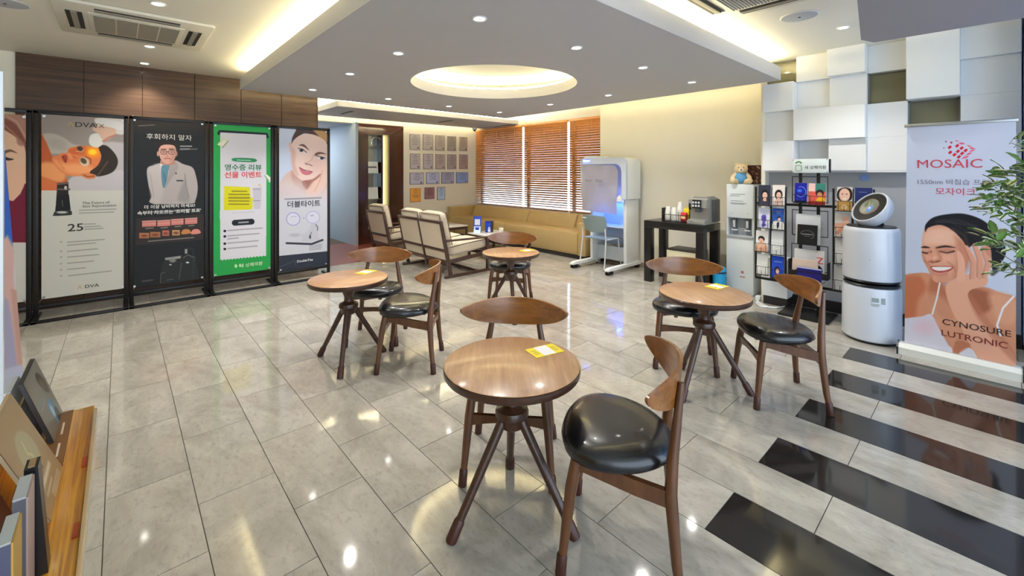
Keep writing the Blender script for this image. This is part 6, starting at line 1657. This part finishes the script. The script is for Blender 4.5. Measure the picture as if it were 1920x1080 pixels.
MB().prism([(-.014, 0), (.014, 0), (.002, .185), (-.014, .185)], 'y', -.018, .018).build('box', BLACK_PLASTIC, q)
Box('inner_card', mat('inner_tan', (150, 120, 80), .5), (-.010, -.014, .185, -.002, .014, .187), q)

# ------------------------------------------------------------------ leaning roll-up and board at the far left edge
def PT(px, d, z):
    r_ = ray(px); return (r_[0]*d, r_[1]*d, z)
b0, b1 = PT(6, 1.94, .03), PT(56, 2.10, .03); u0, u1 = PT(-5, 1.94, 1.84), PT(-1.5, 2.10, 1.84)
_p, _a, _b = Vector(b0), Vector(b1)-Vector(b0), Vector(u0)-Vector(b0); _n2 = _a.cross(_b)
_r = ray(-1.5); _dir = Vector((_r[0], _r[1], 0)); _zz = Vector((0, 0, 1.84)); u1 = tuple(_zz+_dir*((_p-_zz).dot(_n2)/_dir.dot(_n2)))
t = thing('rollup_banner', 'narrow looking blue and lilac roll-up banner seen almost edge-on at the far left', 'banner', ((b0[0]+b1[0])/2, (b0[1]+b1[1])/2, 0))
A = wall_art('print_left_banner', 200, 1000, (196, 190, 200), u0, u1, b1, b0)
A.rect(-20, 100, 60, 900, (198, 196, 204)); A.poly([(7, 282), (14, 420), (18, 450), (24, 470), (32, 542), (34, 542), (28, 430), (14, 330), (8, 286)], (34, 92, 190), 1.5, sm=False)
A.poly([(-10, 282), (60, 282), (60, 600), (33, 545), (24, 465), (-10, 440)], (34, 92, 190), 1, sm=False)
A.poly([(6, 470), (18, 440), (26, 470), (26, 520), (38, 640), (46, 690), (36, 700), (24, 600), (10, 540)], (206, 170, 168), 3, sm=False)
A.poly([(8, 540), (22, 560), (36, 690), (44, 760), (8, 760)], (160, 158, 190), 4, sm=False); A.poly([(24, 540), (32, 545), (48, 760), (40, 760)], (190, 150, 140), 3, sm=False); A.poly([(4, 690), (60, 680), (60, 900), (4, 900)], (176, 182, 206), 5, sm=False)
loc = lambda p: (p[0]-t.location.x, p[1]-t.location.y, p[2])
off = Vector((b1[1]-b0[1], -(b1[0]-b0[0]), 0)).normalized()*.003
m_ = MB(); v = [loc(p) for p in (b0, b1, u1, u0)]; v2 = [tuple(Vector(p)-off) for p in v]
m_._add(v+v2, [(0, 1, 2, 3), (7, 6, 5, 4), (0, 4, 5, 1), (1, 5, 6, 2), (2, 6, 7, 3), (3, 7, 4, 0)])
sh = m_.build('sheet', WHITE_PLASTIC, t)
vv = [tuple(Vector(p)+off*.4) for p in v]
printed('banner_print', A.mat(.4), vv[3], vv[2], vv[1], vv[0], sh)
MB().bar(v[0], v[1], .10, .06).build('cassette', GREY_PLASTIC, t)
p0 = PT(6.0, 1.80, 0)
t = thing('notice_board', 'pale notice board with a dark top cut off by the left edge', 'board', (p0[0]-.35, p0[1], 0))
Box('board', mat('board_pale', (150, 156, 152), .45), (-.35, 0, .02, .338, .02, 1.66), t)
Box('dark_top', mat('board_dark', (40, 30, 28), .4), (-.35, 0, 1.66, .338, .02, 1.84), t)
Box('edge_trim', WHITE_PLASTIC, (.338, -.004, 0, .350, .024, 1.845), t)
m_ = MB()
for z in (1.15, 1.05, .95, .85, .7): m_.box(-.2, -.001, z-.006, .32, .0, z+.006)
m_.build('printed_lines', DKG, t)
Box('foot', GREY_PLASTIC, (-.35, -.12, 0, .35, .14, .02), t)
